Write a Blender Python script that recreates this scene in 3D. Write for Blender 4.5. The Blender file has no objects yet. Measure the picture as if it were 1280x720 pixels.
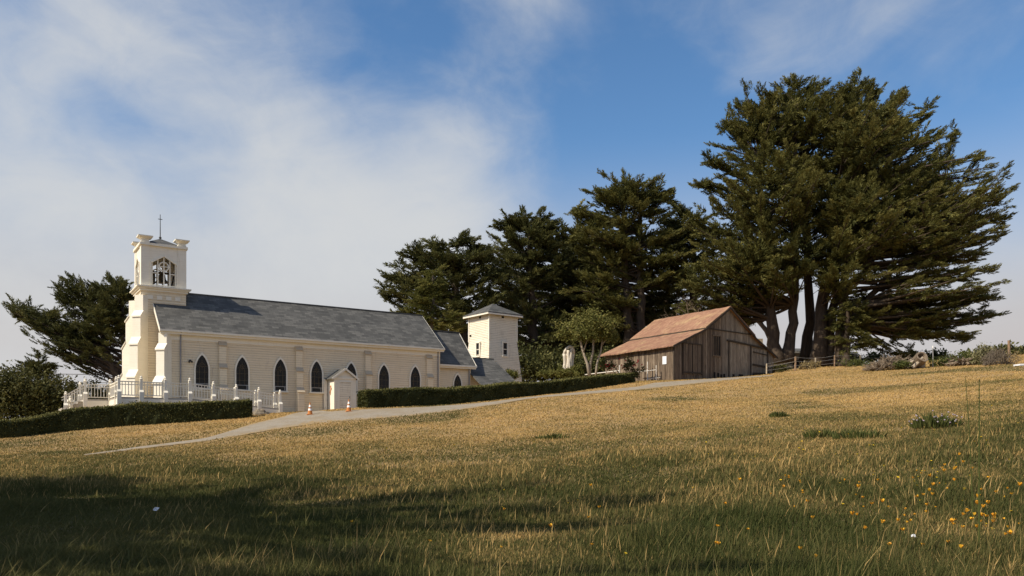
import bpy, math, random
import numpy as np
from mathutils import Vector, Matrix

R = math.radians
rng = np.random.default_rng(7)
random.seed(7)
scene = bpy.context.scene
COL = scene.collection

# ------------------------------------------------------------------ camera
F, HOR = 1000.0, 548.0            # focal length in px of a 1280 wide frame, horizon row
cam = bpy.data.cameras.new('camera')
camo = bpy.data.objects.new('camera', cam)
COL.objects.link(camo)
cam.sensor_width = 36.0
cam.lens = 36.0 * F / 1280.0
cam.shift_y = (HOR - 360.0) / 1280.0
cam.clip_start = 0.1
cam.clip_end = 8000
camo.location = (0, 0, 0)
camo.rotation_euler = (R(90), 0, 0)
scene.camera = camo

# ------------------------------------------------------------------ light
SUN_ELEV = R(44)
SUN_H = Vector((-0.855, -0.518, 0)).normalized()          # horizontal direction to the sun
sun_dir = Vector((SUN_H.x * math.cos(SUN_ELEV), SUN_H.y * math.cos(SUN_ELEV), math.sin(SUN_ELEV)))
sl = bpy.data.lights.new('sun', 'SUN')
sl.energy = 4.9
sl.angle = R(0.55)
sl.color = (1.0, 0.90, 0.74)
so = bpy.data.objects.new('sun', sl)
COL.objects.link(so)
so.rotation_euler = sun_dir.to_track_quat('Z', 'Y').to_euler()
so.location = (-40, -30, 60)

scene.view_settings.view_transform = 'Standard'
scene.view_settings.look = 'None'
scene.view_settings.gamma = 1.0
scene.view_settings.exposure = 0.16
scene.view_settings.use_curve_mapping = False
scene.cycles.max_bounces = 6
scene.cycles.diffuse_bounces = 3
scene.cycles.glossy_bounces = 2
scene.cycles.transmission_bounces = 2
scene.cycles.transparent_max_bounces = 4


def pdir(u, v):
    return Vector((u - 640.0, F, HOR - v)).normalized()


def build_world():
    w = bpy.data.worlds.new('World')
    scene.world = w
    w.use_nodes = True
    nt = w.node_tree
    N = nt.nodes
    for n in list(N):
        N.remove(n)
    L = nt.links

    def new(t, **k):
        n = N.new(t)
        for a, b in k.items():
            setattr(n, a, b)
        return n

    def math_(op, a, b=None, clamp=False):
        n = new('ShaderNodeMath', operation=op, use_clamp=clamp)
        for i, x in enumerate((a, b)):
            if x is None:
                continue
            if isinstance(x, (int, float)):
                n.inputs[i].default_value = x
            else:
                L.new(x, n.inputs[i])
        return n.outputs[0]
    out = new('ShaderNodeOutputWorld')
    bg = new('ShaderNodeBackground')
    bg.inputs['Strength'].default_value = 0.1
    sky = new('ShaderNodeTexSky', sky_type='NISHITA')
    sky.sun_disc = False
    sky.sun_elevation = SUN_ELEV
    sky.sun_rotation = math.atan2(SUN_H.x, SUN_H.y)
    sky.altitude = 50
    sky.air_density = 1.0
    sky.dust_density = 0.6
    sky.ozone_density = 1.6
    hsv = new('ShaderNodeHueSaturation')
    hsv.inputs['Saturation'].default_value = 1.22
    hsv.inputs['Value'].default_value = 1.28
    L.new(sky.outputs[0], hsv.inputs['Color'])
    tc = new('ShaderNodeTexCoord')
    D = tc.outputs['Generated']
    # soft cloud banks placed by their bearing and height in the sky
    blobs = [(90, 30, 0.016, .42), (20, 270, 0.009, .36), (400, 265, 0.008, .26), (560, 295, 0.007, .46),
             (300, 130, 0.012, .20), (300, 400, 0.022, .52), (630, 10, 0.004, .28), (1080, 50, 0.008, .28),
             (650, 165, 0.003, .22), (1000, 130, 0.004, .12),
             (135, 145, 0.0014, -.40), (240, 225, 0.0028, -.44), (830, 120, 0.03, -.34), (720, 215, 0.005, -.24),
             (480, 105, 0.004, -.22), (900, 250, 0.010, -.30), (1230, 160, 0.02, -.34), (470, 190, 0.0015, -.20)]
    acc = None
    for (u, v, s, a) in blobs:
        d = pdir(u, v)
        dp = new('ShaderNodeVectorMath', operation='DOT_PRODUCT')
        L.new(D, dp.inputs[0])
        dp.inputs[1].default_value = d
        e = math_('SUBTRACT', dp.outputs['Value'], 1.0)
        e = math_('DIVIDE', e, s)
        e = math_('EXPONENT', e)
        e = math_('MULTIPLY', e, a)
        acc = e if acc is None else math_('ADD', acc, e)
    mp = new('ShaderNodeMapping')
    mp.inputs['Scale'].default_value = (1.0, 1.0, 1.5)
    mp.inputs['Rotation'].default_value = (0, R(20), 0)
    L.new(D, mp.inputs['Vector'])
    n1 = new('ShaderNodeTexNoise')
    n1.inputs['Scale'].default_value = 3.2
    n1.inputs['Detail'].default_value = 9
    n1.inputs['Roughness'].default_value = 0.55
    n1.inputs['Distortion'].default_value = 0.5
    L.new(mp.outputs[0], n1.inputs['Vector'])
    n2 = new('ShaderNodeTexNoise')
    n2.inputs['Scale'].default_value = 11.0
    n2.inputs['Detail'].default_value = 8
    n2.inputs['Roughness'].default_value = 0.6
    n2.inputs['Distortion'].default_value = 0.6
    L.new(mp.outputs[0], n2.inputs['Vector'])
    nz = math_('MULTIPLY', math_('SUBTRACT', n1.outputs[0], 0.5), 2.0)
    nz2 = math_('MULTIPLY', math_('SUBTRACT', n2.outputs[0], 0.5), 0.7)
    tot = math_('ADD', math_('ADD', acc, nz), nz2)
    mr = new('ShaderNodeMapRange', interpolation_type='SMOOTHSTEP')
    mr.inputs['From Min'].default_value = -0.38
    mr.inputs['From Max'].default_value = 1.08
    mr.inputs['To Max'].default_value = 0.92
    L.new(tot, mr.inputs['Value'])
    # low sea fog toward the horizon
    sep = new('ShaderNodeSeparateXYZ')
    L.new(D, sep.inputs[0])
    hz = new('ShaderNodeMapRange', interpolation_type='SMOOTHSTEP')
    hz.inputs['From Min'].default_value = 0.36
    hz.inputs['From Max'].default_value = 0.10
    L.new(sep.outputs['Z'], hz.inputs['Value'])
    cc = new('ShaderNodeRGB')
    cc.outputs[0].default_value = (5.9, 6.0, 6.05, 1)
    ch = new('ShaderNodeRGB')
    ch.outputs[0].default_value = (5.0, 4.75, 4.75, 1)
    m0 = new('ShaderNodeMixRGB')
    L.new(hz.outputs[0], m0.inputs['Fac'])
    L.new(hsv.outputs[0], m0.inputs[1])
    L.new(ch.outputs[0], m0.inputs[2])
    m1 = new('ShaderNodeMixRGB')
    L.new(mr.outputs[0], m1.inputs['Fac'])
    L.new(m0.outputs[0], m1.inputs[1])
    L.new(cc.outputs[0], m1.inputs[2])
    L.new(m1.outputs[0], bg.inputs['Color'])
    L.new(bg.outputs[0], out.inputs['Surface'])


build_world()

# ------------------------------------------------------------------ materials
MATS = {}


class NB:
    """tiny helper round a node tree"""
    def __init__(self, name):
        m = bpy.data.materials.new(name)
        m.use_nodes = True
        self.m = m
        self.nt = m.node_tree
        self.b = self.nt.nodes['Principled BSDF']
        self.b.inputs['Specular IOR Level'].default_value = 0.3

    def n(self, t, **k):
        x = self.nt.nodes.new(t)
        for a, b in k.items():
            setattr(x, a, b)
        return x

    def l(self, a, b):
        self.nt.links.new(a, b)

    def coord(self, scale=(1, 1, 1), kind='Object'):
        tc = self.n('ShaderNodeTexCoord')
        mp = self.n('ShaderNodeMapping')
        mp.inputs['Scale'].default_value = scale
        self.l(tc.outputs[kind], mp.inputs['Vector'])
        return mp.outputs[0]

    def noise(self, vec, scale, detail=5, rough=.55, dist=0.0):
        x = self.n('ShaderNodeTexNoise')
        x.inputs['Scale'].default_value = scale
        x.inputs['Detail'].default_value = detail
        x.inputs['Roughness'].default_value = rough
        x.inputs['Distortion'].default_value = dist
        self.l(vec, x.inputs['Vector'])
        return x.outputs[0]

    def ramp(self, fac, stops):
        x = self.n('ShaderNodeValToRGB')
        e = x.color_ramp.elements
        while len(e) < len(stops):
            e.new(0.5)
        for i, (p, c) in enumerate(stops):
            e[i].position = p
            e[i].color = (c[0], c[1], c[2], 1) if not isinstance(c, (int, float)) else (c, c, c, 1)
        self.l(fac, x.inputs[0])
        return x.outputs[0]

    def mix(self, fac, a, b, mode='MIX'):
        x = self.n('ShaderNodeMixRGB', blend_type=mode)
        for i, q in enumerate((fac, a, b)):
            if isinstance(q, (int, float)):
                x.inputs[i].default_value = q
            elif isinstance(q, tuple):
                x.inputs[i].default_value = (q[0], q[1], q[2], 1)
            else:
                self.l(q, x.inputs[i])
        return x.outputs[0]

    def attr(self, name):
        x = self.n('ShaderNodeAttribute')
        x.attribute_name = name
        return x

    def bump(self, h, dist=0.02, strength=0.6):
        x = self.n('ShaderNodeBump')
        x.inputs['Distance'].default_value = dist
        x.inputs['Strength'].default_value = strength
        self.l(h, x.inputs['Height'])
        self.l(x.outputs[0], self.b.inputs['Normal'])

    def done(self, col=None, rough=0.7, key=None):
        if col is not None:
            if isinstance(col, tuple):
                self.b.inputs['Base Color'].default_value = (col[0], col[1], col[2], 1)
            else:
                self.l(col, self.b.inputs['Base Color'])
        self.b.inputs['Roughness'].default_value = rough
        MATS[key or self.m.name] = self.m
        return self.m


def mat_plain(name, col, rough=.7, var=.25, scale=6.0, metal=0.0):
    k = NB(name)
    f = k.noise(k.coord(), scale)
    a = tuple(c * (1 - var) for c in col)
    b = tuple(min(1, c * (1 + var)) for c in col)
    c = k.ramp(f, [(.25, a), (.75, b)])
    k.b.inputs['Metallic'].default_value = metal
    return k.done(c, rough)


def mat_paint(name, col, dirt_and_shade=(.42, .34, .24), amt=.55, streak=(3.0, 3.0, .5), course=0):
    k = NB(name)
    v = k.coord()
    f = k.noise(v, .9, 6, .65)
    g = k.noise(k.coord(streak), 2.0, 6, .7, .3)
    h = k.noise(k.coord((.6, .6, 7.0)), 1.6, 5, .7)
    c = k.mix(k.ramp(f, [(.3, 0.0), (.8, .5)]), col, tuple(x * y for x, y in zip(col, (.90, .86, .78))))
    c = k.mix(k.ramp(g, [(.56, 0.0), (.78, amt)]), c, dirt_and_shade)
    c = k.mix(k.ramp(h, [(.50, 0.0), (.75, amt * .6)]), c, dirt_and_shade)
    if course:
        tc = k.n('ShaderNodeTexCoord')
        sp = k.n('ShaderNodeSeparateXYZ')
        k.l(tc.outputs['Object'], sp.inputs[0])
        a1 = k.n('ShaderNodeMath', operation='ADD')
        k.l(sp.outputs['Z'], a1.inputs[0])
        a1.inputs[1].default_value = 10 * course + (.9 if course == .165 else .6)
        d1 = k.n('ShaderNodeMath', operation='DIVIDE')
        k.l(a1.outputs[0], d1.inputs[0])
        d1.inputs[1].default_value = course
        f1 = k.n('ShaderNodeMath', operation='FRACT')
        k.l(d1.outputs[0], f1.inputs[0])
        line = k.ramp(f1.outputs[0], [(0.0, .9), (.20, .75), (.30, 0.0)])  # shade under each lapped board, painted as a dark lower band
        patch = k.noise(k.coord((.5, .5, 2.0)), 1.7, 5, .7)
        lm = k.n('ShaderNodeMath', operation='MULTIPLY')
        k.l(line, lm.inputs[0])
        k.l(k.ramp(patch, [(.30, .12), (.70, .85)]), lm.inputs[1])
        c = k.mix(lm.outputs[0], c, dirt_and_shade)
    k.bump(g, .01, .3)
    return k.done(c, .62)


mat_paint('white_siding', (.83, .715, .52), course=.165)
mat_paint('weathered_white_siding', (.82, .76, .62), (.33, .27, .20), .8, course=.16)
mat_paint('white_trim', (.85, .80, .68), (.48, .41, .31), .4)
mat_paint('cap_trim', (.52, .43, .31), (.22, .17, .12), .5)
mat_plain('grey_pipe', (.30, .29, .28), .5, .15)
mat_plain('iron', (.06, .055, .05), .5, .2)
mat_plain('bronze', (.10, .075, .04), .45, .2)


def mat_shingle(name, stops, bw=.50, rh=.24, moss=None, sy=1.28):
    k = NB(name)
    br = k.n('ShaderNodeTexBrick')
    br.inputs['Scale'].default_value = 1.0
    br.inputs['Brick Width'].default_value = bw
    br.inputs['Row Height'].default_value = rh
    br.inputs['Mortar Size'].default_value = .010
    br.inputs['Bias'].default_value = 0.0
    br.inputs['Color1'].default_value = (.12, .12, .12, 1)
    br.inputs['Color2'].default_value = (.88, .88, .88, 1)
    br.inputs['Mortar'].default_value = (.0, .0, .0, 1)
    v = k.coord((1, sy, 1))
    k.l(v, br.inputs['Vector'])
    c = k.ramp(br.outputs['Color'], stops)
    f = k.noise(k.coord(), .7, 6, .6)
    c = k.mix(.30, c, k.ramp(f, [(.25, tuple(x * .75 for x in stops[0][1])), (.75, stops[-1][1])]))
    st = k.noise(k.coord((1.6, .25, .25)), 1.4, 5, .65)
    c = k.mix(k.ramp(st, [(.5, 0.0), (.75, .35)]), c, tuple(x * .6 for x in stops[0][1]))
    if moss:
        g = k.noise(k.coord(), .55, 7, .72)
        c = k.mix(k.ramp(g, [(.52, 0.0), (.66, .7)]), c, moss)
    k.bump(br.outputs['Fac'], .015, -.7)
    return k.done(c, .75)


mat_shingle('slate_shingles', [(0.0, (.042, .042, .039)), (.5, (.090, .088, .082)), (1.0, (.170, .163, .146))])
mat_shingle('rust_shingles', [(0.0, (.20, .10, .064)), (.5, (.30, .155, .095)), (1.0, (.40, .235, .145))], .42, .22, (.42, .29, .15), 1.15)


def mat_glass(name, col=(.012, .012, .012)):
    k = NB(name)
    f = k.noise(k.coord(), 9.0, 3)
    c = k.ramp(f, [(.4, col), (.7, tuple(x * 2.0 + .003 for x in col))])
    k.b.inputs['Specular IOR Level'].default_value = .22
    return k.done(c, .22)


mat_glass('stained_glass', (.008, .008, .008))


def mat_wood(name, a, b, c_, rough=.85, key='tint'):
    k = NB(name)
    t = k.attr(key)
    g = k.noise(k.coord((6, 6, .55)), 2.2, 7, .7, .2)
    h = k.noise(k.coord((1.2, 1.2, .5)), 1.0, 5, .6)
    c = k.ramp(t.outputs['Fac'], [(0, a), (.5, b), (1, c_)])
    c = k.mix(k.ramp(g, [(.42, 0.0), (.66, .85)]), c, tuple(x * .40 for x in a))
    c = k.mix(k.ramp(h, [(.45, 0.0), (.75, .55)]), c, tuple(x * .5 for x in b))
    k.bump(g, .02, .6)
    return k.done(c, rough)


mat_wood('barn_boards', (.11, .078, .055), (.225, .168, .115), (.41, .325, .235))
mat_wood('barn_boards_grey', (.18, .145, .11), (.31, .255, .19), (.45, .385, .29))
mat_plain('dark_timber', (.055, .042, .03), .85, .3)
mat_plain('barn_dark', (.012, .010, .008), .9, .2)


def mat_bark(name, a, b):
    k = NB(name)
    g = k.noise(k.coord((4, 4, .45)), 1.5, 8, .7, .3)
    c = k.ramp(g, [(.3, a), (.7, b)])
    k.bump(g, .08, .8)
    return k.done(c, .9)


mat_bark('bark_brown', (.030, .022, .015), (.10, .072, .048))
mat_bark('bark_pale', (.22, .18, .13), (.46, .38, .28))
mat_bark('bark_dead', (.10, .075, .05), (.30, .23, .16))
mat_bark('bark_grey', (.07, .055, .04), (.20, .16, .115))


def mat_leaf(name, a, b, c_, rough=.65, trans=0.25):
    k = NB(name)
    t = k.attr('tint')
    c = k.ramp(t.outputs['Fac'], [(0, a), (.55, b), (1, c_)])
    k.b.inputs['Specular IOR Level'].default_value = .15
    k.done(c, rough)
    tr = k.n('ShaderNodeBsdfTranslucent')
    k.l(c, tr.inputs['Color'])
    mx = k.n('ShaderNodeMixShader')
    mx.inputs[0].default_value = trans
    out = k.nt.nodes['Material Output']
    k.l(k.b.outputs[0], mx.inputs[1])
    k.l(tr.outputs[0], mx.inputs[2])
    k.l(mx.outputs[0], out.inputs['Surface'])
    return k.m


mat_leaf('cypress_leaf', (.046, .052, .015), (.135, .130, .036), (.27, .24, .075))
mat_leaf('cypress_leaf_dark', (.036, .042, .015), (.100, .102, .032), (.21, .195, .068))
mat_leaf('fresh_leaf', (.055, .062, .014), (.145, .145, .036), (.27, .235, .075))
mat_leaf('bush_leaf', (.036, .040, .012), (.090, .088, .026), (.17, .15, .05))
mat_leaf('hedge_leaf', (.030, .035, .010), (.066, .070, .020), (.22, .20, .065))
mat_leaf('pale_leaf', (.10, .10, .04), (.24, .22, .11), (.55, .50, .33))
mat_leaf('weed_leaf', (.045, .055, .014), (.10, .115, .032), (.20, .19, .07))
mat_leaf('grass_blade', (.054, .066, .017), (.145, .130, .044), (.60, .40, .155), .7, .3)
mat_leaf('dry_stalk', (.20, .15, .07), (.32, .25, .12), (.45, .36, .20))
mat_leaf('poppy_petal', (.62, .24, .02), (.75, .36, .03), (.85, .52, .05), .5)
mat_leaf('yellow_petal', (.75, .48, .02), (.82, .56, .03), (.9, .68, .06), .5)
mat_leaf('lilac_petal', (.42, .32, .42), (.55, .45, .52), (.75, .70, .70), .6)
mat_plain('paper', (.75, .76, .78), .7, .08)
mat_plain('cone_orange', (.52, .19, .045), .6, .2)
mat_plain('cone_white', (.85, .83, .78), .5, .1)
mat_plain('statue_stone', (.62, .55, .44), .8, .25, 9.0)
mat_plain('statue_white', (.80, .76, .66), .7, .12)
mat_plain('rock', (.20, .165, .12), .9, .4, 5.0)
mat_plain('concrete', (.40, .36, .30), .85, .2)
mat_plain('white_metal', (.78, .74, .66), .5, .1)
mat_plain('post_wood', (.25, .165, .10), .85, .3)
mat_plain('post_pale', (.46, .38, .27), .85, .3)
mat_plain('wire', (.30, .29, .27), .5, .1)
mat_plain('red_bloom', (.45, .04, .05), .6, .2)


def mat_ground():
    k = NB('dry_field')
    v = k.coord()
    g = k.attr('green').outputs['Fac']
    n1 = k.noise(v, .35, 6, .6)
    n2 = k.noise(v, 2.2, 7, .7)
    n3 = k.noise(k.coord((1, .55, 1)), 9.0, 6, .75)
    dry = k.ramp(n3, [(.28, (.24, .145, .055)), (.5, (.38, .24, .10)), (.72, (.50, .34, .15))])
    dry = k.mix(k.ramp(n2, [(.35, 0.0), (.70, .55)]), dry, (.20, .135, .06))
    dry = k.mix(k.ramp(n1, [(.45, 0.0), (.7, .35)]), dry, (.15, .125, .055))
    grn = k.ramp(n3, [(.3, (.06, .048, .020)), (.55, (.115, .092, .038)), (.75, (.23, .17, .075))])
    c = k.mix(g, dry, grn)
    k.bump(n3, .06, .8)
    return k.done(c, .95)


mat_ground()


def mat_road():
    k = NB('gravel')
    v = k.coord()
    a = k.noise(v, 14, 6, .8)
    b = k.noise(v, .8, 5, .6)
    c = k.ramp(a, [(.3, (.19, .158, .115)), (.7, (.38, .33, .26))])
    e = k.attr('edge').outputs['Fac']
    d = k.noise(v, 2.6, 6, .75)
    c = k.mix(k.ramp(b, [(.42, 0.0), (.64, .75)]), c, (.25, .195, .125))
    c = k.mix(k.ramp(d, [(.54, 0.0), (.66, .7)]), c, (.17, .14, .10))
    ad = k.n('ShaderNodeMath', operation='ADD')
    k.l(e, ad.inputs[0])
    k.l(d, ad.inputs[1])
    c = k.mix(k.ramp(ad.outputs[0], [(.95, 0.0), (1.0, 0.0)]), c, (.30, .21, .10))
    c = k.mix(k.ramp(ad.outputs[0], [(.80, 0.0), (.98, .9)]), c, (.30, .205, .095))
    k.bump(a, .02, .5)
    return k.done(c, .95)


mat_road()

# ------------------------------------------------------------------ mesh helpers


class MB:
    def __init__(self):
        self.v, self.f, self.t = [], [], []
        self.tv = 0.5

    def add(self, verts, faces):
        o = len(self.v)
        self.v += [tuple(p) for p in verts]
        self.t += [self.tv] * len(verts)
        self.f += [tuple(i + o for i in fc) for fc in faces]

    def box(self, x0, x1, y0, y1, z0, z1):
        self.add([(x0, y0, z0), (x1, y0, z0), (x1, y1, z0), (x0, y1, z0),
                  (x0, y0, z1), (x1, y0, z1), (x1, y1, z1), (x0, y1, z1)],
                 [(0, 3, 2, 1), (4, 5, 6, 7), (0, 1, 5, 4), (1, 2, 6, 5), (2, 3, 7, 6), (3, 0, 4, 7)])

    def obox(self, c, ax, ay, hx, hy, z0, z1):
        """box on two horizontal unit axes"""
        c, ax, ay = Vector((c[0], c[1], 0)), Vector(ax), Vector(ay)
        P = []
        for z in (z0, z1):
            for sx, sy in ((-1, -1), (1, -1), (1, 1), (-1, 1)):
                p = c + ax * hx * sx + ay * hy * sy
                P.append((p.x, p.y, z))
        self.add(P, [(0, 3, 2, 1), (4, 5, 6, 7), (0, 1, 5, 4), (1, 2, 6, 5), (2, 3, 7, 6), (3, 0, 4, 7)])

    def beam(self, a, b, w, h, up=(0, 0, 1)):
        a, b = Vector(a), Vector(b)
        d = (b - a).normalized()
        s = d.cross(Vector(up))
        if s.length < 1e-4:
            s = d.cross(Vector((0, 1, 0)))
        s.normalize()
        u = s.cross(d).normalized()
        P = []
        for p in (a, b):
            for i, j in ((-1, -1), (1, -1), (1, 1), (-1, 1)):
                P.append(p + s * (w / 2 * i) + u * (h / 2 * j))
        self.add(P, [(3, 2, 1, 0), (4, 5, 6, 7), (0, 1, 5, 4), (1, 2, 6, 5), (2, 3, 7, 6), (3, 0, 4, 7)])

    def quad(self, a, b, c, d):
        self.add([a, b, c, d], [(0, 1, 2, 3)])

    def prism(self, poly, off):
        """poly: 3d points, off: extrusion vector"""
        n = len(poly)
        off = Vector(off)
        P = [Vector(p) for p in poly]
        self.add(P + [p + off for p in P],
                 [tuple(range(n - 1, -1, -1)), tuple(range(n, 2 * n))] +
                 [(i, (i + 1) % n, n + (i + 1) % n, n + i) for i in range(n)])

    def tube(self, pts, rad, n=6, cap=True):
        pts = [Vector(p) for p in pts]
        m = len(pts)
        if isinstance(rad, (int, float)):
            rad = [rad] * m
        V = []
        pu = None
        for i in range(m):
            d = (pts[min(i + 1, m - 1)] - pts[max(i - 1, 0)])
            if d.length < 1e-6:
                d = Vector((0, 0, 1))
            d.normalize()
            if pu is None:
                pu = d.cross(Vector((.31, .87, .2)))
                if pu.length < 1e-3:
                    pu = d.cross(Vector((1, 0, 0)))
            u = (pu - d * pu.dot(d)).normalized()
            pu = u
            w = d.cross(u)
            for k in range(n):
                a = 2 * math.pi * k / n
                V.append(pts[i] + (u * math.cos(a) + w * math.sin(a)) * rad[i])
        Fc = []
        for i in range(m - 1):
            for k in range(n):
                k2 = (k + 1) % n
                Fc.append((i * n + k, i * n + k2, (i + 1) * n + k2, (i + 1) * n + k))
        if cap:
            Fc.append(tuple(range(n - 1, -1, -1)))
            Fc.append(tuple((m - 1) * n + k for k in range(n)))
        self.add(V, Fc)

    def lathe(self, c, prof, n=12):
        """prof: list of (r, z)"""
        V = []
        for r, z in prof:
            for k in range(n):
                a = 2 * math.pi * k / n
                V.append((c[0] + r * math.cos(a), c[1] + r * math.sin(a), c[2] + z))
        Fc = []
        for i in range(len(prof) - 1):
            for k in range(n):
                k2 = (k + 1) % n
                Fc.append((i * n + k, i * n + k2, (i + 1) * n + k2, (i + 1) * n + k))
        Fc.append(tuple(range(n - 1, -1, -1)))
        Fc.append(tuple((len(prof) - 1) * n + k for k in range(n)))
        self.add(V, Fc)

    def build(self, name, mat, parent=None, smooth=False):
        me = bpy.data.meshes.new(name)
        me.from_pydata(self.v, [], self.f)
        at = me.attributes.new('tint', 'FLOAT', 'POINT')
        at.data.foreach_set('value', np.array(self.t, dtype=np.float32))
        me.materials.append(MATS[mat])
        if smooth:
            me.polygons.foreach_set('use_smooth', [True] * len(me.polygons))
        me.update()
        o = bpy.data.objects.new(name, me)
        COL.objects.link(o)
        if parent is not None:
            o.parent = parent
        return o


def tris_mesh(name, V, tint, mat, parent=None, nper=3):
    """V: (n*nper,3) polygons of nper corners"""
    me = bpy.data.meshes.new(name)
    n = len(V)
    me.vertices.add(n)
    me.vertices.foreach_set('co', np.ascontiguousarray(V, dtype=np.float32).ravel())
    me.loops.add(n)
    me.loops.foreach_set('vertex_index', np.arange(n, dtype=np.int32))
    p = n // nper
    me.polygons.add(p)
    me.polygons.foreach_set('loop_start', np.arange(p, dtype=np.int32) * nper)
    try:
        me.polygons.foreach_set('loop_total', np.full(p, nper, dtype=np.int32))
    except Exception:
        pass
    at = me.attributes.new('tint', 'FLOAT', 'POINT')
    at.data.foreach_set('value', np.ascontiguousarray(tint, dtype=np.float32))
    me.materials.append(MATS[mat])
    me.update(calc_edges=True)
    o = bpy.data.objects.new(name, me)
    COL.objects.link(o)
    if parent is not None:
        o.parent = parent
    return o


def tag(o, label=None, cat=None, group=None, kind=None):
    if label:
        o['label'] = label
    if cat:
        o['category'] = cat
    if group:
        o['group'] = group
    if kind:
        o['kind'] = kind
    return o


def thing(name, label, cat, loc=(0, 0, 0), rz=0.0, group=None):
    o = bpy.data.objects.new(name, None)
    o.empty_display_size = .2
    COL.objects.link(o)
    o.location = loc
    o.rotation_euler = (0, 0, rz)
    return tag(o, label, cat, group)


def copy_tree(o, parent=None):
    c = o.copy()
    COL.objects.link(c)
    c.parent = parent
    for ch in list(o.children):
        copy_tree(ch, c)
    return c


# ------------------------------------------------------------------ terrain
def px(u, v, Y):
    return ((u - 640.0) / F * Y, Y, (HOR - v) / F * Y)


CT = [px(*q) for q in [
    (0, 720, 8.8), (320, 720, 9.2), (640, 720, 9.4), (960, 720, 9.2), (1280, 720, 8.8),
    (0, 640, 15.5), (640, 640, 17), (1280, 610, 15),
    (0, 590, 25), (320, 590, 26), (640, 575, 27), (960, 550, 27), (1280, 535, 24),
    (100, 571, 33), (0, 550, 43), (150, 537, 46), (310, 522, 50),
    (425, 514, 56), (445, 511, 50), (411, 530, 43), (499, 523, 45), (560, 506, 54), (560, 514, 48),
    (660, 496, 59), (660, 499, 54), (788, 479, 66), (809, 486.5, 60), (899, 477, 64),
    (842, 475.5, 70), (967, 467.5, 80), (960, 505, 44), (1100, 500, 42), (1280, 487, 38),
    (960, 480, 60), (1120, 461, 68), (1280, 456, 58), (1280, 443, 80), (994, 463, 78), (1043, 459, 79), (1100, 455, 84),
]]
CT += [(0, 0, -1.62), (-12, 0, -2.0), (14, 0, -1.2), (0, -12, -2.0), (-40, 0, -3), (45, 5, 1.5), (-45, 45, -.6), (-45, 75, .3),
       (-30, 62, .9), (-24, 50.5, 1.35), (-18, 60, 2.0), (-14, 70, 2.6), (-2, 66, 3.1), (-2, 75, 4.7), (5, 72, 4.9),
       (9.5, 77, 5.2), (-20, 95, 3.5), (0, 95, 5.5), (20, 95, 6.8), (45, 95, 8.2), (30, 86, 7.6), (50, 60, 6.5), (50, 35, 4)]
CT = np.array(CT)
TC = CT[:, :2] / 50.0


def _phi(r2):
    return 0.5 * r2 * np.log(r2 + 1e-9)


def _fit():
    n = len(TC)
    d2 = ((TC[:, None, :] - TC[None, :, :]) ** 2).sum(-1)
    K = _phi(d2) + np.eye(n) * 2e-5
    P = np.hstack([np.ones((n, 1)), TC])
    A = np.block([[K, P], [P.T, np.zeros((3, 3))]])
    return np.linalg.solve(A, np.concatenate([CT[:, 2], np.zeros(3)]))


TW = _fit()


def tz(x, y):
    x = np.asarray(x, float)
    y = np.asarray(y, float)
    xc = np.clip(x, -46, 54)
    yc = np.clip(y, -12, 98)
    sh = x.shape
    q = np.stack([xc.ravel(), yc.ravel()], 1) / 50.0
    r = np.empty(len(q))
    for i in range(0, len(q), 50000):
        qq = q[i:i + 50000]
        d2 = ((qq[:, None, :] - TC[None]) ** 2).sum(-1)
        r[i:i + 50000] = _phi(d2) @ TW[:-3] + TW[-3] + qq @ TW[-2:]
    out = np.hypot(x - xc, y - yc).ravel()
    w = np.exp(-(out / 60.0) ** 2)
    return (r * w + -4.0 * (1 - w)).reshape(sh)


def tz1(x, y):
    return float(tz(np.array([x]), np.array([y]))[0])


_YS = np.concatenate([np.arange(4, 40, .1), np.arange(40, 120, .2)])


def ground_at(u, v):
    X = (u - 640.0) / F * _YS
    Z = (HOR - v) / F * _YS
    d = tz(X, _YS) - Z
    k = np.argmax(d > 0)
    if d[k] <= 0:
        k = len(_YS) - 1
    Y = _YS[k]
    if k > 0 and d[k] > 0 and d[k - 1] < 0:
        Y = _YS[k - 1] + (_YS[k] - _YS[k - 1]) * (-d[k - 1]) / (d[k] - d[k - 1])
    x = (u - 640.0) / F * Y
    return Vector((x, Y, tz1(x, Y)))


def on_ray(u, Y):
    x = (u - 640.0) / F * Y
    return Vector((x, Y, tz1(x, Y)))


def vnoise(x, y, scale, seed=0):
    """cheap smooth value noise 0..1"""
    r = np.random.default_rng(seed)
    T = r.random((64, 64))
    xs, ys = x / scale, y / scale
    xi, yi = np.floor(xs).astype(int), np.floor(ys).astype(int)
    fx, fy = xs - xi, ys - yi
    fx = fx * fx * (3 - 2 * fx)
    fy = fy * fy * (3 - 2 * fy)
    g = lambda a, b: T[a % 64, b % 64]
    return (g(xi, yi) * (1 - fx) * (1 - fy) + g(xi + 1, yi) * fx * (1 - fy) + g(xi, yi + 1) * (1 - fx) * fy + g(xi + 1, yi + 1) * fx * fy)


def greenness(x, y):
    """0 dry mown hay .. 1 tall green grass"""
    edge = 27.0 + 5.0 * (vnoise(x, y, 9, 3) - .5) * 2 - 0.18 * np.maximum(x, 0)
    g = 1.0 / (1.0 + np.exp((y - edge) / 5.5))
    n = vnoise(x, y, 3.2, 5) * .6 + vnoise(x, y, 1.1, 6) * .4
    g = g * (0.25 + 1.25 * n)
    far = np.clip((vnoise(x, y, 5.0, 8) - .62) * 2.2, 0, .45) * (y < 60)
    dead = 1.0 / (1.0 + np.exp(-((-x - y * .27) - 1.0) / 1.0)) * (1.0 / (1 + np.exp((y - 17) / 1.5)))
    g = np.maximum(np.maximum(g, far * .8), .85 * dead)
    return np.clip(g, 0, 1)


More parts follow.
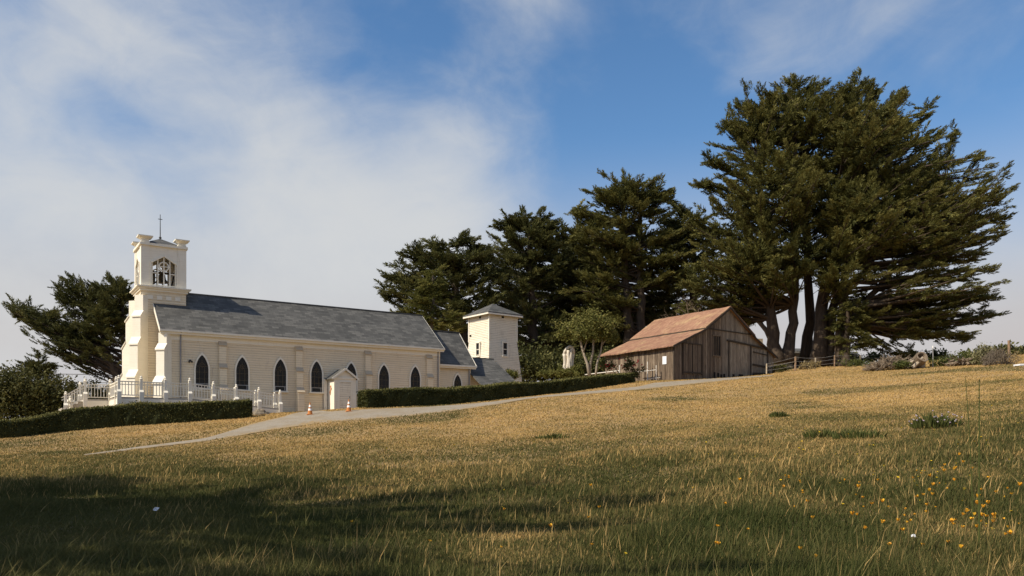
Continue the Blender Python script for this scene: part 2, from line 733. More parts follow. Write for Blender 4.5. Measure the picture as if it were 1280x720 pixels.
def axis(dense0, dense1, step, lim):
    a = list(np.arange(dense0, dense1 + 1e-6, step))
    s = step
    while a[-1] < lim:
        s *= 1.35
        a.append(a[-1] + s)
    s = step
    pre = []
    q = dense0
    while q > -lim:
        s *= 1.35
        q -= s
        pre.append(q)
    return np.array(pre[::-1] + a)


def build_ground():
    ax = axis(-48, 56, .6, 4000)
    ay = axis(-10, 100, .6, 4000)
    gx, gy = np.meshgrid(ax, ay)
    z = tz(gx, gy)
    z = z + (vnoise(gx, gy, 1.3, 11) - .5) * .05 * (np.hypot(gx, gy - 30) < 80)
    n, m = gx.shape
    V = np.stack([gx.ravel(), gy.ravel(), z.ravel()], 1)
    i = np.arange(n * m).reshape(n, m)
    Fq = np.stack([i[:-1, :-1].ravel(), i[:-1, 1:].ravel(), i[1:, 1:].ravel(), i[1:, :-1].ravel()], 1)
    me = bpy.data.meshes.new('ground')
    me.from_pydata(V.tolist(), [], Fq.tolist())
    at = me.attributes.new('green', 'FLOAT', 'POINT')
    at.data.foreach_set('value', greenness(gx.ravel(), gy.ravel()).astype(np.float32))
    me.polygons.foreach_set('use_smooth', [True] * len(me.polygons))
    me.materials.append(MATS['dry_field'])
    me.update()
    o = bpy.data.objects.new('ground', me)
    COL.objects.link(o)
    tag(o, 'sloping hillside field of dry golden grass turning green near the viewer', 'ground', kind='structure')


build_ground()

# gravel drive: two edges of points on the ground
UP = [(105, 569), (130, 565.5), (174, 559), (255, 548.5), (315, 530), (354, 521), (385, 515), (411, 514.5), (445, 512.5), (499, 510.3), (560, 507), (620, 502), (687, 494), (745, 488.5),
      (801, 483), (819, 478.5), (850, 476.5), (894, 473.5), (930, 471.3), (965, 469.3)]
LO = [(105, 570), (132, 567), (190, 559.6), (262, 551), (335, 538.5), (375, 532.5), (395, 530), (415, 528), (450, 525), (499, 521.5), (560, 514.8), (620, 506), (660, 499), (713, 494.5),
      (775, 489.5), (809, 486.5), (855, 481.5), (899, 477), (935, 473), (967, 470)]


def resample(pts, n):
    P = np.array([list(p) for p in pts])
    s = np.concatenate([[0], np.cumsum(np.linalg.norm(np.diff(P[:, :2], axis=0), axis=1))])
    t = np.linspace(0, s[-1], n)
    return np.stack([np.interp(t, s, P[:, k]) for k in range(3)], 1)


ROAD_U = np.array([list(ground_at(*p)) for p in UP])
ROAD_L = np.array([list(ground_at(*p)) for p in LO])


def build_road():
    k = np.linspace(0, len(UP) - 1, 190)
    ii = np.arange(len(UP))
    a = np.stack([np.interp(k, ii, ROAD_U[:, j]) for j in range(2)], 1)
    b = np.stack([np.interp(k, ii, ROAD_L[:, j]) for j in range(2)], 1)
    W = 9
    V, Fc = [], []
    for i in range(190):
        ja = (rng.random() - .5) * .25
        jb = (rng.random() - .5) * .25
        for j in range(W):
            t = j / (W - 1)
            p = a[i] * (1 - t) + b[i] * t
            if j == 0:
                p = p + (b[i] - a[i]) * 0 + np.array([ja * .2, ja])
            if j == W - 1:
                p = p + np.array([jb * .2, jb])
            V.append((p[0], p[1], 0.05))
    V = np.array(V)
    V[:, 2] = tz(V[:, 0], V[:, 1]) + .045
    for j in (0, W - 1):
        V[j::W, 2] -= .03
    for i in range(189):
        for j in range(W - 1):
            Fc.append((i * W + j, (i + 1) * W + j, (i + 1) * W + j + 1, i * W + j + 1))
    me = bpy.data.meshes.new('gravel_drive')
    me.from_pydata(V.tolist(), [], Fc)
    at = me.attributes.new('edge', 'FLOAT', 'POINT')
    jj = np.arange(len(V)) % W
    at.data.foreach_set('value', (np.abs(jj / (W - 1) - .5) * 2).astype(np.float32) ** 2 * .55 + .12 * (jj == W // 2).astype(np.float32))
    me.materials.append(MATS['gravel'])
    me.update()
    o = bpy.data.objects.new('gravel_drive', me)
    COL.objects.link(o)
    tag(o, 'pale gravel drive running up past the church to the barn', 'road', kind='structure')


build_road()

# ------------------------------------------------------------------ church
CA = math.atan2(.547, .837)
CHURCH = (-14.2, 58.0, 2.0)
church = thing('church', 'white clapboard country church with pointed windows and a square bell tower', 'church', CHURCH, CA)
Z0 = 2.0


def siding(mb, a, b, z0, top, n, course=.165, out=.034):
    """lapped boards from a to b (xy), outward normal n; top(t)-> height at t in 0..1 or a number"""
    a, b, n = Vector((a[0], a[1], 0)), Vector((b[0], b[1], 0)), Vector((n[0], n[1], 0))
    Lr = (b - a).length
    topf = top if callable(top) else (lambda t: top)
    ts = np.linspace(0, 1, 81)
    hs = np.array([topf(t) for t in ts])
    z = z0
    while z < hs.max() - 1e-3:
        z1 = min(z + course, hs.max())
        ok0 = ts[hs >= z + .005]
        ok1 = ts[hs >= z1 - .005]
        if len(ok0) < 2:
            break
        l0, r0 = ok0[0], ok0[-1]
        l1, r1 = (ok1[0], ok1[-1]) if len(ok1) else ((l0 + r0) / 2,) * 2
        o0, o1 = n * out, n * .004
        jit = (random.random() - .5) * .006
        A, B = a.lerp(b, l0), a.lerp(b, r0)
        C, Dd = a.lerp(b, r1), a.lerp(b, l1)
        z_ = Vector((0, 0, 1))
        mb.quad(A + o0 + z_ * (z + jit), B + o0 + z_ * (z + jit), C + o1 + z_ * z1, Dd + o1 + z_ * z1)
        mb.quad(A + o1 + z_ * (z + jit), B + o1 + z_ * (z + jit), B + o0 + z_ * (z + jit), A + o0 + z_ * (z + jit))
        z = z1


def lancet(w, h, spring, n=7):
    """points of a pointed arch, base at 0,0 centre, going right-base, up, apex, left"""
    r = w * 1.15
    pts = [(-w / 2, 0), (w / 2, 0)]
    rise = h - spring
    for i in range(n + 1):
        t = i / n
        a = t * math.pi / 2
        x = w / 2 * math.cos(a) ** 0.9
        z = spring + rise * (math.sin(a) ** 1.05 if i else 0)
        x = w / 2 * (1 - t ** 1.75)
        z = spring + rise * (1 - (1 - t) ** 1.25)
        pts.append((x, z))
    for i in range(n - 1, -1, -1):
        x, z = pts[2 + i]
        pts.append((-x, z))
    return pts


def church_window(parent, s, d, zb, w, h, hopper):
    """lancet window on a -y facing wall at local x=s"""
    sp = h * .58
    outl = lancet(w, h, sp)
    big = lancet(w + .2, h + .16, sp)
    m = MB()
    yo = d - .085
    n = len(outl)
    P = [(s + x, yo, zb + z) for x, z in outl]
    Q = [(s + x, yo, zb - .0 + z) for x, z in big]
    P2 = [(x, d - .012, z) for x, _, z in P]
    Q2 = [(x, d, z) for x, _, z in Q]
    m.add(P + Q + P2 + Q2,
          [(i, (i + 1) % n, n + (i + 1) % n, n + i) for i in range(n)] +
          [(n + i, n + (i + 1) % n, 3 * n + (i + 1) % n, 3 * n + i) for i in range(n)] +
          [(2 * n + i, 2 * n + (i + 1) % n, (i + 1) % n, i) for i in range(n)])
    win = m.build('window', 'white_trim', parent)
    m = MB()
    m.add([(s + x, d - .03, zb + z) for x, z in outl], [tuple(range(n))])
    m.build('pane', 'stained_glass', win)
    m = MB()
    m.box(s - w / 2 - .16, s + w / 2 + .16, d - .17, d + .0, zb - .09, zb - .005)
    m.build('sill', 'white_trim', win)
    m = MB()
    for t in (-.17, .17):
        m.box(s + t * w * 1.2 - .012, s + t * w * 1.2 + .012, d - .05, d - .033, zb + .36, zb + sp * 1.1)
    for zz in (.5, .85, 1.15):
        m.box(s - w * .46, s + w * .46, d - .052, d - .034, zb + zz * sp - .010, zb + zz * sp + .010)
    cz = zb + sp * 1.22
    m.tube([(s + .13 * math.cos(a), d - .045, cz + .16 * math.sin(a)) for a in np.linspace(0, 2 * math.pi, 13)], .012, 5)
    m.tube([(s, d - .045, cz - .3), (s, d - .045, cz + .3)], .012, 5)
    m.tube([(s - .2, d - .045, cz + .04), (s + .2, d - .045, cz + .04)], .012, 5)
    m.build('leading', 'bronze', win)
    if hopper:
        m = MB()
        m.box(s - w * .49, s + w * .49, d - .06, d - .036, zb + .30, zb + .345)
        m.box(s - w * .49, s + w * .49, d - .06, d - .036, zb + .01, zb + .045)
        for q in (-.47, .36):
            m.box(s + q * w, s + q * w + .045, d - .06, d - .036, zb + .045, zb + .30)
        m.build('hopper_sash', 'grey_pipe', win)
    return win


NW = 3.62          # half width
NS0, NS1 = -10.2, 10.06
EZ = 5.12          # eave height
RZ = 8.26
m = MB()
siding(m, (NS0, 0), (NS1, 0), -.9, EZ, (0, -1))
siding(m, (NS1, 2 * NW), (NS0, 2 * NW), -.9, EZ, (0, 1))
gt = lambda t: EZ + (RZ - EZ - .12) * (1 - abs(2 * t - 1))
siding(m, (NS0, 2 * NW), (NS0, 0), -.9, gt, (-1, 0))
siding(m, (NS1, 0), (NS1, 2 * NW), -.9, gt, (1, 0))
for a, b in ((NS0, 0), (NS1, 0), (NS0, 2 * NW), (NS1, 2 * NW)):
    m.box(a - .05, a + .05, b - .05, b + .05, -.9, EZ)
m.box(NS0 + .1, NS1 - .1, -.12, 0.0, -.9, .10)
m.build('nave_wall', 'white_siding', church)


def gable_roof(name, s0, s1, d0, d1, ze, zr, th=.12, mat='slate_shingles', parent=church, x_is_ridge=True):
    dm = (d0 + d1) / 2
    m = MB()
    nx = 24
    rr = random.Random(int((s0 + 50) * 10))
    for (ya, yb) in ((d0, dm), (d1, dm)):
        for i in range(nx):
            xa, xb = s0 + (s1 - s0) * i / nx, s0 + (s1 - s0) * (i + 1) / nx
            P = [(xa, ya, ze), (xb, ya, ze), (xb, yb, zr), (xa, yb, zr)]
            if ya > yb:
                P = P[::-1]
            m.quad(*P)
            Q = [(x, y, z - th) for x, y, z in P][::-1]
            m.quad(*Q)
        m.quad((s0, ya, ze), (s1, ya, ze), (s1, ya, ze - th), (s0, ya, ze - th))
        for x in (s0, s1):
            m.quad((x, ya, ze), (x, yb, zr), (x, yb, zr - th), (x, ya, ze - th))
    m.box(s0, s1, dm - .12, dm + .12, zr - .06, zr + .03)
    return m.build(name, mat, parent)


gable_roof('roof', NS0 - .35, NS1 + .28, -.34, 2 * NW + .34, EZ, RZ)
m = MB()       # eave board, soffit, gutter
m.box(NS0 - .32, NS1 + .25, -.33, -.27, EZ - .28, EZ - .125)
m.box(NS0 - .32, NS1 + .25, -.27, -.03, EZ - .24, EZ - .19)
m.box(NS0 - .38, NS1 + .30, -.45, -.335, EZ - .13, EZ - .01)
m.box(NS0 - .05, NS1 + .05, -.06, -.024, EZ - .62, EZ - .24)
for sgn, y0 in ((1, -.34), (-1, 2 * NW + .34)):
    for x in (NS0 - .36, NS1 + .285):
        m.beam((x, y0, EZ - .13), (x, NW, RZ - .13), .05, .2)
m.build('eave_trim', 'white_trim', church)
WIN_S = [-7.9 + 2.637 * i for i in range(7)]
for i, s in enumerate(WIN_S):
    church_window(church, s, -.022, 1.34, .82, 2.25, i < 4)


def wall_buttress(s, w=.46):
    m = MB()
    prof = [(0, -.3), (-.62, -.3), (-.62, 1.22), (-.36, 1.55), (-.36, 2.72), (-.18, 3.0), (-.18, 4.25), (0, 4.55)]
    m.prism([(s - w / 2, y - .02, z) for y, z in prof], (w, 0, 0))
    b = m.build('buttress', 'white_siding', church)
    m = MB()
    for (ya, za, yb, zb) in ((-.66, 1.22, -.36, 1.58), (-.40, 2.72, -.16, 3.02), (-.22, 4.25, 0, 4.58)):
        m = MB()
        m.prism([(s - w / 2 - .04, ya - .02, za + .0), (s - w / 2 - .04, yb - .02, zb), (s - w / 2 - .04, yb - .02, zb + .07), (s - w / 2 - .04, ya - .05, za + .06)], (w + .08, 0, 0))
        m.build('buttress_cap', 'cap_trim', b)


for k in (0.5, 2.5, 4.5, 6.45):
    wall_buttress(-7.9 + 2.637 * k)


def diagonal_buttress(x, y, dx, dy, zt, steps, w=.62, name='corner_buttress'):
    """stepped slab leaving the corner diagonally"""
    d = Vector((dx, dy, 0)).normalized()
    sd = Vector((-d.y, d.x, 0))
    m = MB()
    prof = []
    for (o, z) in steps:
        prof.append((o, z))
    pts = [Vector((x, y, 0)) - sd * (w / 2) + d * o + Vector((0, 0, z)) for o, z in [(-.3, -.9)] + prof + [(-.3, zt)]]
    m.prism(pts, sd * w)
    b = m.build(name, 'white_trim', church)
    m = MB()
    for i in range(len(steps) - 1):
        (o0, z0), (o1, z1) = steps[i], steps[i + 1]
        if o1 < o0 - .05:
            m = MB()
            A = Vector((x, y, 0)) - sd * (w / 2 + .05) + d * (o0 + .06) + Vector((0, 0, z0 - .02))
            B = Vector((x, y, 0)) - sd * (w / 2 + .05) + d * (o1) + Vector((0, 0, z1 + .04))
            m.prism([A, B, B + Vector((0, 0, .07)), A + Vector((0, 0, .09))], sd * (w + .1))
            m.build('buttress_cap', 'white_trim', b)


for (x, y, dx, dy) in ((NS0, 0, -1, -1), (NS0, 2 * NW, -1, 1)):
    diagonal_buttress(x, y, dx, dy, 4.9, [(.78, -.9), (.78, 1.55), (.50, 1.95), (.50, 3.75), (.26, 4.1), (.26, 4.9)], .6)

# chancel and sacristy
CS0, CS1, CD = 10.06, 13.45, 1.0
m = MB()
cw = 2 * NW - 2 * CD
siding(m, (CS0, CD), (CS1, CD), -.8, 3.95, (0, -1))
ct = lambda t: 3.95 + (7.0 - 3.95) * (1 - abs(2 * t - 1))
siding(m, (CS1, CD), (CS1, 2 * NW - CD), -.8, ct, (1, 0))
siding(m, (CS1, 2 * NW - CD), (CS0, 2 * NW - CD), -.8, 3.95, (0, 1))
m.box(CS1 - .06, CS1 + .05, CD - .05, CD + .06, -.8, 3.95)
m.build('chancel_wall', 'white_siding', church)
gable_roof('chancel_roof', CS0 + .03, CS1 + .42, CD - .34, 2 * NW - CD + .34, 3.98, 7.08)
m = MB()
m.box(CS0 + .03, CS1 + .40, CD - .33, CD - .27, 3.70, 3.855)
m.box(CS0 + .03, CS1 + .44, CD - .45, CD - .335, 3.84, 3.97)
for y0 in (CD - .34, 2 * NW - CD + .34):
    m.beam((CS1 + .43, y0, 3.86), (CS1 + .43, NW, 6.95), .05, .2)
m.build('chancel_trim', 'white_trim', church)
church_window(church, 12.25, CD - .022, 1.22, .7, 2.0, False)
m = MB()
siding(m, (CS1, 1.2), (17.0, 1.2), -.4, 3.5, (0, -1))
siding(m, (17.0, 1.2), (17.0, 6.0), -.4, lambda t: 3.5 + 1.4 * (1 - abs(2 * t - 1)), (1, 0))
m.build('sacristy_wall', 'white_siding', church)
gable_roof('sacristy_roof', CS1 + .03, 17.35, -.9, 2 * NW + .9, 2.29, 5.0)
m = MB()
for s_, y_, z1 in ((-9.25, -.07, EZ - .3), (9.92, -.07, EZ - .3), (CS1 - .12, CD - .09, 3.7)):
    m = MB()
    m.tube([(s_, y_ - .02, -.5), (s_, y_ - .02, z1), (s_, y_ - .26, z1 + .2)], .05, 8)
    m.build('downpipe', 'grey_pipe', church)
m = MB()
m.box(-8.72, -8.60, -.16, -.02, 3.12, 3.23)
for q in (-.09, .09):
    m.tube([(-8.66 + q * .4, -.12, 3.17), (-8.66 + q, -.26, 3.07)], [.035, .07], 8)
m.build('wall_lamp', 'iron', church)

# ---- bell tower
TX0, TX1 = -11.3, -8.47
TY0, TY1 = 2.22, 5.05
m = MB()
CZ = 7.95          # cornice
for (a, b, n) in (((TX0, TY0), (TX1, TY0), (0, -1)), ((TX1, TY0), (TX1, TY1), (1, 0)),
                  ((TX1, TY1), (TX0, TY1), (0, 1)), ((TX0, TY1), (TX0, TY0), (-1, 0))):
    siding(m, a, b, -.9, CZ, n)
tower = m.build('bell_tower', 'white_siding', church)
m = MB()
m.box(TX0 - .10, TX1 + .10, TY0 - .10, TY1 + .10, CZ, CZ + .14)
m.box(TX0 - .20, TX1 + .20, TY0 - .20, TY1 + .20, CZ + .14, CZ + .24)
m.box(TX0 - .30, TX1 + .30, TY0 - .30, TY1 + .30, CZ + .24, CZ + .32)
for q in range(4):
    xx = TX0 + .55 + q * .58
    m.box(xx - .17, xx + .17, TY0 - .06, TY0 - .02, CZ - .55, CZ - .28)
m.build('cornice', 'white_trim', tower)
BZ0, BZ1 = CZ + .32, 11.02
m = MB()
pw = .5
for x in (TX0, TX1 - pw):
    for y in (TY0, TY1 - pw):
        m.box(x - .02, x + pw + .02, y - .02, y + pw + .02, BZ0, BZ1 + .28)
ow0, ow1 = .62, 2.22      # opening along a face


def belfry_face(m, P, T, Nn):
    """P origin corner, T along, Nn inward"""
    W = TX1 - TX0
    P, T, Nn = Vector(P), Vector(T), Vector(Nn)
    up = Vector((0, 0, 1))

    def pr(poly):
        m.prism([P + T * x + up * z for x, z in poly], Nn * .14)
    spz, apz = BZ0 + 1.62, BZ0 + 2.12
    pr([(pw, BZ0), (ow0, BZ0), (ow0, spz), (pw, spz)])
    pr([(ow1, BZ0), (W - pw, BZ0), (W - pw, spz), (ow1, spz)])
    mid = (ow0 + ow1) / 2
    pr([(pw, spz), (ow0, spz), (mid, apz), (mid, BZ1), (pw, BZ1)])
    pr([(mid, apz), (ow1, spz), (W - pw, spz), (W - pw, BZ1), (mid, BZ1)])
    return mid, spz, apz, pr


tr_ = MB()
for P, T, Nn in (((TX0, TY0 + .02, 0), (1, 0, 0), (0, 1, 0)), ((TX0 + .02, TY1, 0), (0, -1, 0), (1, 0, 0)),
                 ((TX1, TY1 - .02, 0), (-1, 0, 0), (0, -1, 0)), ((TX1 - .02, TY0, 0), (0, 1, 0), (-1, 0, 0))):
    mid, spz, apz, _ = belfry_face(m, P, T, Nn)
    Pv, Tv, Nv = Vector(P), Vector(T), Vector(Nn)
    up = Vector((0, 0, 1))
    q = lambda x, z, dd=.05: Pv + Tv * x + up * z + Nv * dd
    for x in (ow0 + .06, mid - .38, mid, mid + .38, ow1 - .06):
        zt = spz + (apz - spz) * (1 - abs(x - mid) / (mid - ow0)) - .02
        tr_.beam(q(x, BZ0), q(x, zt), .075, .07, Nn)
    tr_.beam(q(ow0, BZ0 + .12), q(ow1, BZ0 + .12), .08, .07)
    tr_.beam(q(ow0, BZ0 + .95), q(mid - .38, BZ0 + .95), .06, .06)
    tr_.beam(q(mid + .38, BZ0 + .95), q(ow1, BZ0 + .95), .06, .06)
    cz = BZ0 + 1.42
    tr_.tube([q(mid + .30 * math.cos(a), cz + .30 * math.sin(a)) for a in np.linspace(0, 2 * math.pi, 19)], .045, 6)
    tr_.beam(q(mid - .38, cz), q(mid + .38, cz), .06, .05)
    for sg in (-1, 1):
        tr_.beam(q(mid + sg * (mid - ow0), spz + .02, -.03), q(mid, apz + .02, -.03), .09, .10)
    tr_.beam(q(ow0 - .04, BZ0, -.03), q(ow0 - .04, spz, -.03), .09, .09, Nn)
    tr_.beam(q(ow1 + .04, BZ0, -.03), q(ow1 + .04, spz, -.03), .09, .09, Nn)
m.build('belfry_wall', 'white_trim', tower)
tr_.build('belfry_tracery', 'white_trim', tower)
m = MB()
m.box(TX0 - .10, TX1 + .10, TY0 - .12, TY0 + .10, BZ1 - .0, BZ1 + .16)
m.box(TX0 - .10, TX1 + .10, TY1 - .10, TY1 + .12, BZ1 - .0, BZ1 + .16)
m.box(TX0 - .12, TX0 + .10, TY0 + .12, TY1 - .12, BZ1 - .0, BZ1 + .16)
m.box(TX1 - .10, TX1 + .12, TY0 + .12, TY1 - .12, BZ1 - .0, BZ1 + .16)
m.build('parapet', 'white_trim', tower)
for x in (TX0 + pw / 2, TX1 - pw / 2):
    for y in (TY0 + pw / 2, TY1 - pw / 2):
        m = MB()
        m.obox((x, y), (1, 0, 0), (0, 1, 0), pw / 2 - .02, pw / 2 - .02, BZ1 + .285, BZ1 + .55)
        h0, h1 = pw / 2 + .0, pw / 2 + .2
        V = [(x + sx * h, y + sy * h, z) for h, z in ((h0, BZ1 + .42), (h1, BZ1 + .56)) for sx, sy in ((-1, -1), (1, -1), (1, 1), (-1, 1))]
        m.add(V, [(0, 1, 5, 4), (1, 2, 6, 5), (2, 3, 7, 6), (3, 0, 4, 7), (4, 5, 6, 7), (3, 2, 1, 0)])
        m.obox((x, y), (1, 0, 0), (0, 1, 0), pw / 2 + .21, pw / 2 + .21, BZ1 + .56, BZ1 + .63)
        m.build('pinnacle_cap', 'white_trim', tower)
m = MB()
tcx, tcy = (TX0 + TX1) / 2, (TY0 + TY1) / 2
hh = 1.30
V = [(tcx - hh, tcy - hh, BZ1 + .17), (tcx + hh, tcy - hh, BZ1 + .17), (tcx + hh, tcy + hh, BZ1 + .17), (tcx - hh, tcy + hh, BZ1 + .17), (tcx, tcy, BZ1 + .86)]
m.add(V, [(0, 1, 4), (1, 2, 4), (2, 3, 4), (3, 0, 4), (3, 2, 1, 0)])
m.build('tower_roof', 'slate_shingles', tower)
m = MB()
m.tube([(tcx, tcy, BZ1 + .8), (tcx, tcy, BZ1 + 2.55)], [.035, .02], 6)
m.tube([(tcx - .14, tcy, BZ1 + 2.22), (tcx + .14, tcy, BZ1 + 2.22)], .022, 6)
m.lathe((tcx, tcy, BZ1 + .84), [(.02, 0), (.09, .05), (.09, .12), (.03, .18)], 8)
m.build('cross_finial', 'iron', tower)
m = MB()
m.lathe((tcx + .1, tcy, BZ0 + .55), [(.40, 0), (.37, .08), (.28, .25), (.24, .45), (.16, .58), (.05, .64)], 16)
m.beam((TX0 + .3, tcy, BZ0 + 1.24), (TX1 - .3, tcy, BZ0 + 1.24), .14, .14)
bell = m.build('bell', 'bronze', tower)
m = MB()
for cx_ in (tcx - .42,):
    m.tube([(cx_ + .0, tcy + .42 * math.cos(a), BZ0 + .85 + .42 * math.sin(a)) for a in np.linspace(0, 2 * math.pi, 21)], .04, 6)
    for a in np.linspace(0, math.pi, 4)[:-1]:
        m.beam((cx_, tcy - .4 * math.cos(a), BZ0 + .85 - .4 * math.sin(a)), (cx_, tcy + .4 * math.cos(a), BZ0 + .85 + .4 * math.sin(a)), .04, .04)
for a, b in ((-.9, .4), (.55, 1.0)):
    m.beam((tcx + a, tcy - .7, BZ0), (tcx + b, tcy + .6, BZ0 + 1.2), .08, .08)
m.build('bell_wheel', 'dark_timber', bell)
m = MB()
m.box(TX0 + .15, TX1 - .15, TY0 + .15, TY1 - .15, BZ0 + .003, BZ0 + .05)
m.build('belfry_floor', 'dark_timber', tower)
m = MB()                      # front door and round window, west face
m.box(TX0 - .06, TX0 - .03, tcy - .8, tcy + .8, .5, 2.7)
m.build('front_door', 'dark_timber', tower)
for (x, y, dx, dy) in ((TX0, TY0, -1, -1), (TX0, TY1, -1, 1)):
    diagonal_buttress(x, y, dx, dy, 7.6, [(1.05, -.9), (1.05, 2.0), (.78, 2.45), (.78, 4.2), (.50, 4.65), (.50, 6.1), (.24, 6.45), (.24, 7.6)], .62, 'tower_buttress')

# ---- side porch (small shed with door against the wall)
sh = thing('side_porch', 'small white lean gabled door shed between two traffic cones', 'shed', CHURCH, CA)
X0, X1, YF, YB = .83, 2.42, -1.45, -.03
m = MB()
m.box(X0, X1, YF, YB, -.35, 2.36)
m.prism([(X0, YF, 2.36), (X1, YF, 2.36), ((X0 + X1) / 2, YF, 2.94)], (0, YB - YF, 0))
shw = m.build('wall', 'white_trim', sh)
m = MB()
for q in range(9):
    xa = X0 + .02 + q * (X1 - X0 - .04) / 9
    if X0 + .35 < xa < X1 - .35:
        continue
    m.box(xa + .01, xa + .15, YF - .018, YF - .002, -.2, 2.3)
m.box(X0 - .02, X1 + .02, YF - .045, YF - .002, 2.26, 2.40)
for x in (X0, X1):
    m.box(x - .03, x + .05, YF - .05, YF - .002, -.2, 2.26)
m.box(X0 - .30, X0 - .06, -.20, -.05, -.3, 2.3)
m.build('trim', 'white_trim', sh)
m = MB()
xm = (X0 + X1) / 2
m.box(xm - .42, xm + .42, YF - .04, YF - .020, -.05, 1.98)
dr = m.build('door', 'weathered_white_siding', sh)
m = MB()
for x in (xm - .48, xm + .42):
    m.box(x, x + .06, YF - .065, YF - .02, -.05, 2.04)
m.box(xm - .48, xm + .48, YF - .065, YF - .02, 2.04, 2.10)
m.build('frame', 'white_trim', dr)
m = MB()
m.lathe((xm + .34, YF - .07, .95), [(.03, 0), (.04, .03), (.03, .06)], 8)
m.build('handle', 'iron', dr)
m = MB()
zr = 2.99
ov = .22
for sg in (-1, 1):
    xe = xm + sg * ((X1 - X0) / 2 + ov)
    ze = zr - ((X1 - X0) / 2 + ov) * .73
    P = [(xe, YF - .16, ze), (xm, YF - .16, zr), (xm, YB - .02, zr), (xe, YB - .02, ze)]
    if sg > 0:
        P = P[::-1]
    m.prism(P, (0, 0, .06))
rf = m.build('roof', 'slate_shingles', sh)
m = MB()
for sg in (-1, 1):
    xe = xm + sg * ((X1 - X0) / 2 + ov)
    ze = zr - ((X1 - X0) / 2 + ov) * .73
    m.beam((xe, YF - .18, ze + .0), (xm, YF - .18, zr + .0), .04, .13)
m.build('barge_board', 'white_trim', rf)
m = MB()           # small rusty wall ornament on the sunny side
m.beam((X0 - .02, -.95, 1.62), (X0 - .02, -.55, 1.30), .02, .07)
m.beam((X0 - .02, -.78, 1.75), (X0 - .02, -.70, 1.15), .02, .06)
m.lathe((X0 - .03, -.80, 1.68), [(.02, 0), (.06, .06), (.02, .14)], 8)
m.build('ornament', 'cone_orange', sh)

# ---- entrance ramp, porch and railings
ramp = thing('entrance_ramp', 'white railed entrance porch and ramp in front of the bell tower', 'ramp', CHURCH, CA)
DK = .55


def ramp_z(s):
    return DK if s < -9.1 else DK - (s + 9.1) * .092


m = MB()
m.box(-13.25, -9.1, -2.25, 2.0, DK - .10, DK)
m.box(-14.7, -11.9, 2.0, 5.6, DK - .10, DK)
m.prism([(-9.1, -2.25, DK - .10), (-9.1, -2.25, DK), (-3.2, -2.25, ramp_z(-3.2)), (-3.2, -2.25, ramp_z(-3.2) - .10)], (0, 1.5, 0))
m.build('deck', 'concrete', ramp)
m = MB()
m.box(-13.25, -9.1, -2.27, -2.22, -.8, DK - .10)
m.box(-13.27, -13.22, -2.2, 2.0, -.8, DK - .10)
m.box(-14.7, -13.3, 1.98, 2.03, -.9, DK - .10)
m.box(-14.72, -14.67, 2.03, 5.6, -.9, DK - .10)
m.prism([(-9.1, -2.27, -.7), (-9.1, -2.27, DK - .10), (-3.2, -2.27, ramp_z(-3.2) - .10), (-3.2, -2.27, -.7)], (0, .05, 0))
m.build('skirting', 'white_trim', ramp)
m = MB()
for i in range(4):
    m.box(-14.75 - .3 * (i + 1), -14.75 - .3 * i, 2.25, 5.2, -.9, DK - .15 * (i + 1))
m.build('stair', 'concrete', ramp)


def post(x, y, zb, h=1.12):
    m = MB()
    m.box(x - .075, x + .075, y - .075, y + .075, zb - .55, zb + h)
    m.lathe((x, y, zb + h), [(.10, 0), (.11, .03), (.05, .08), (.08, .13), (.05, .19), (.01, .21)], 8)
    m.prism([(x - .12, y - .21, zb - .5), (x - .12, y - .08, zb - .5), (x - .12, y - .08, zb + .45), (x - .12, y - .21, zb + .32)], (.24, 0, 0))
    m.build('post', 'white_trim', ramp)


def rail(a, b, za, zb, h=.95):
    a, b = Vector((a[0], a[1], za)), Vector((b[0], b[1], zb))
    u = Vector((0, 0, 1))
    m = MB()
    m.beam(a + u * h, b + u * h, .09, .06)
    m.beam(a + u * (h - .18), b + u * (h - .18), .05, .05)
    m.beam(a + u * .12, b + u * .12, .05, .06)
    n = max(2, int((b - a).length / .17))
    for i in range(1, n):
        p = a.lerp(b, i / n)
        m.box(p.x - .02, p.x + .02, p.y - .02, p.y + .02, p.z + .13, p.z + h - (.0 if i % 3 else 0.0))
    m.build('railing', 'white_trim', ramp)


fr = [-13.2, -11.95, -10.55, -9.1, -7.65, -6.2, -4.72, -3.3]
for i, s in enumerate(fr):
    post(s, -2.2, ramp_z(s), 1.12 if i < 4 else 1.08)
for i in range(len(fr) - 1):
    rail((fr[i], -2.2), (fr[i + 1], -2.2), ramp_z(fr[i]), ramp_z(fr[i + 1]))
for y in (-1.0, 2.05):
    post(-13.2, y, DK)
rail((-13.2, -2.2), (-13.2, -1.0), DK, DK)
rail((-13.2, -1.0), (-13.2, 2.05), DK, DK)
post(-14.65, 2.05, DK)
post(-14.65, 5.5, DK)
rail((-13.2, 2.05), (-14.65, 2.05), DK, DK)
rail((-14.65, 2.05), (-15.75, 2.05), DK, DK - .75)
rail((-14.65, 5.5), (-15.75, 5.5), DK, DK - .75)
post(-15.75, 2.05, DK - .75, 1.0)
rr_ = [-8.8, -7.4, -6.0, -4.6, -3.3]
for s in rr_:
    post(s, -.95, ramp_z(s), .98)
for i in range(4):
    rail((rr_[i], -.95), (rr_[i + 1], -.95), ramp_z(rr_[i]), ramp_z(rr_[i + 1]), .85)


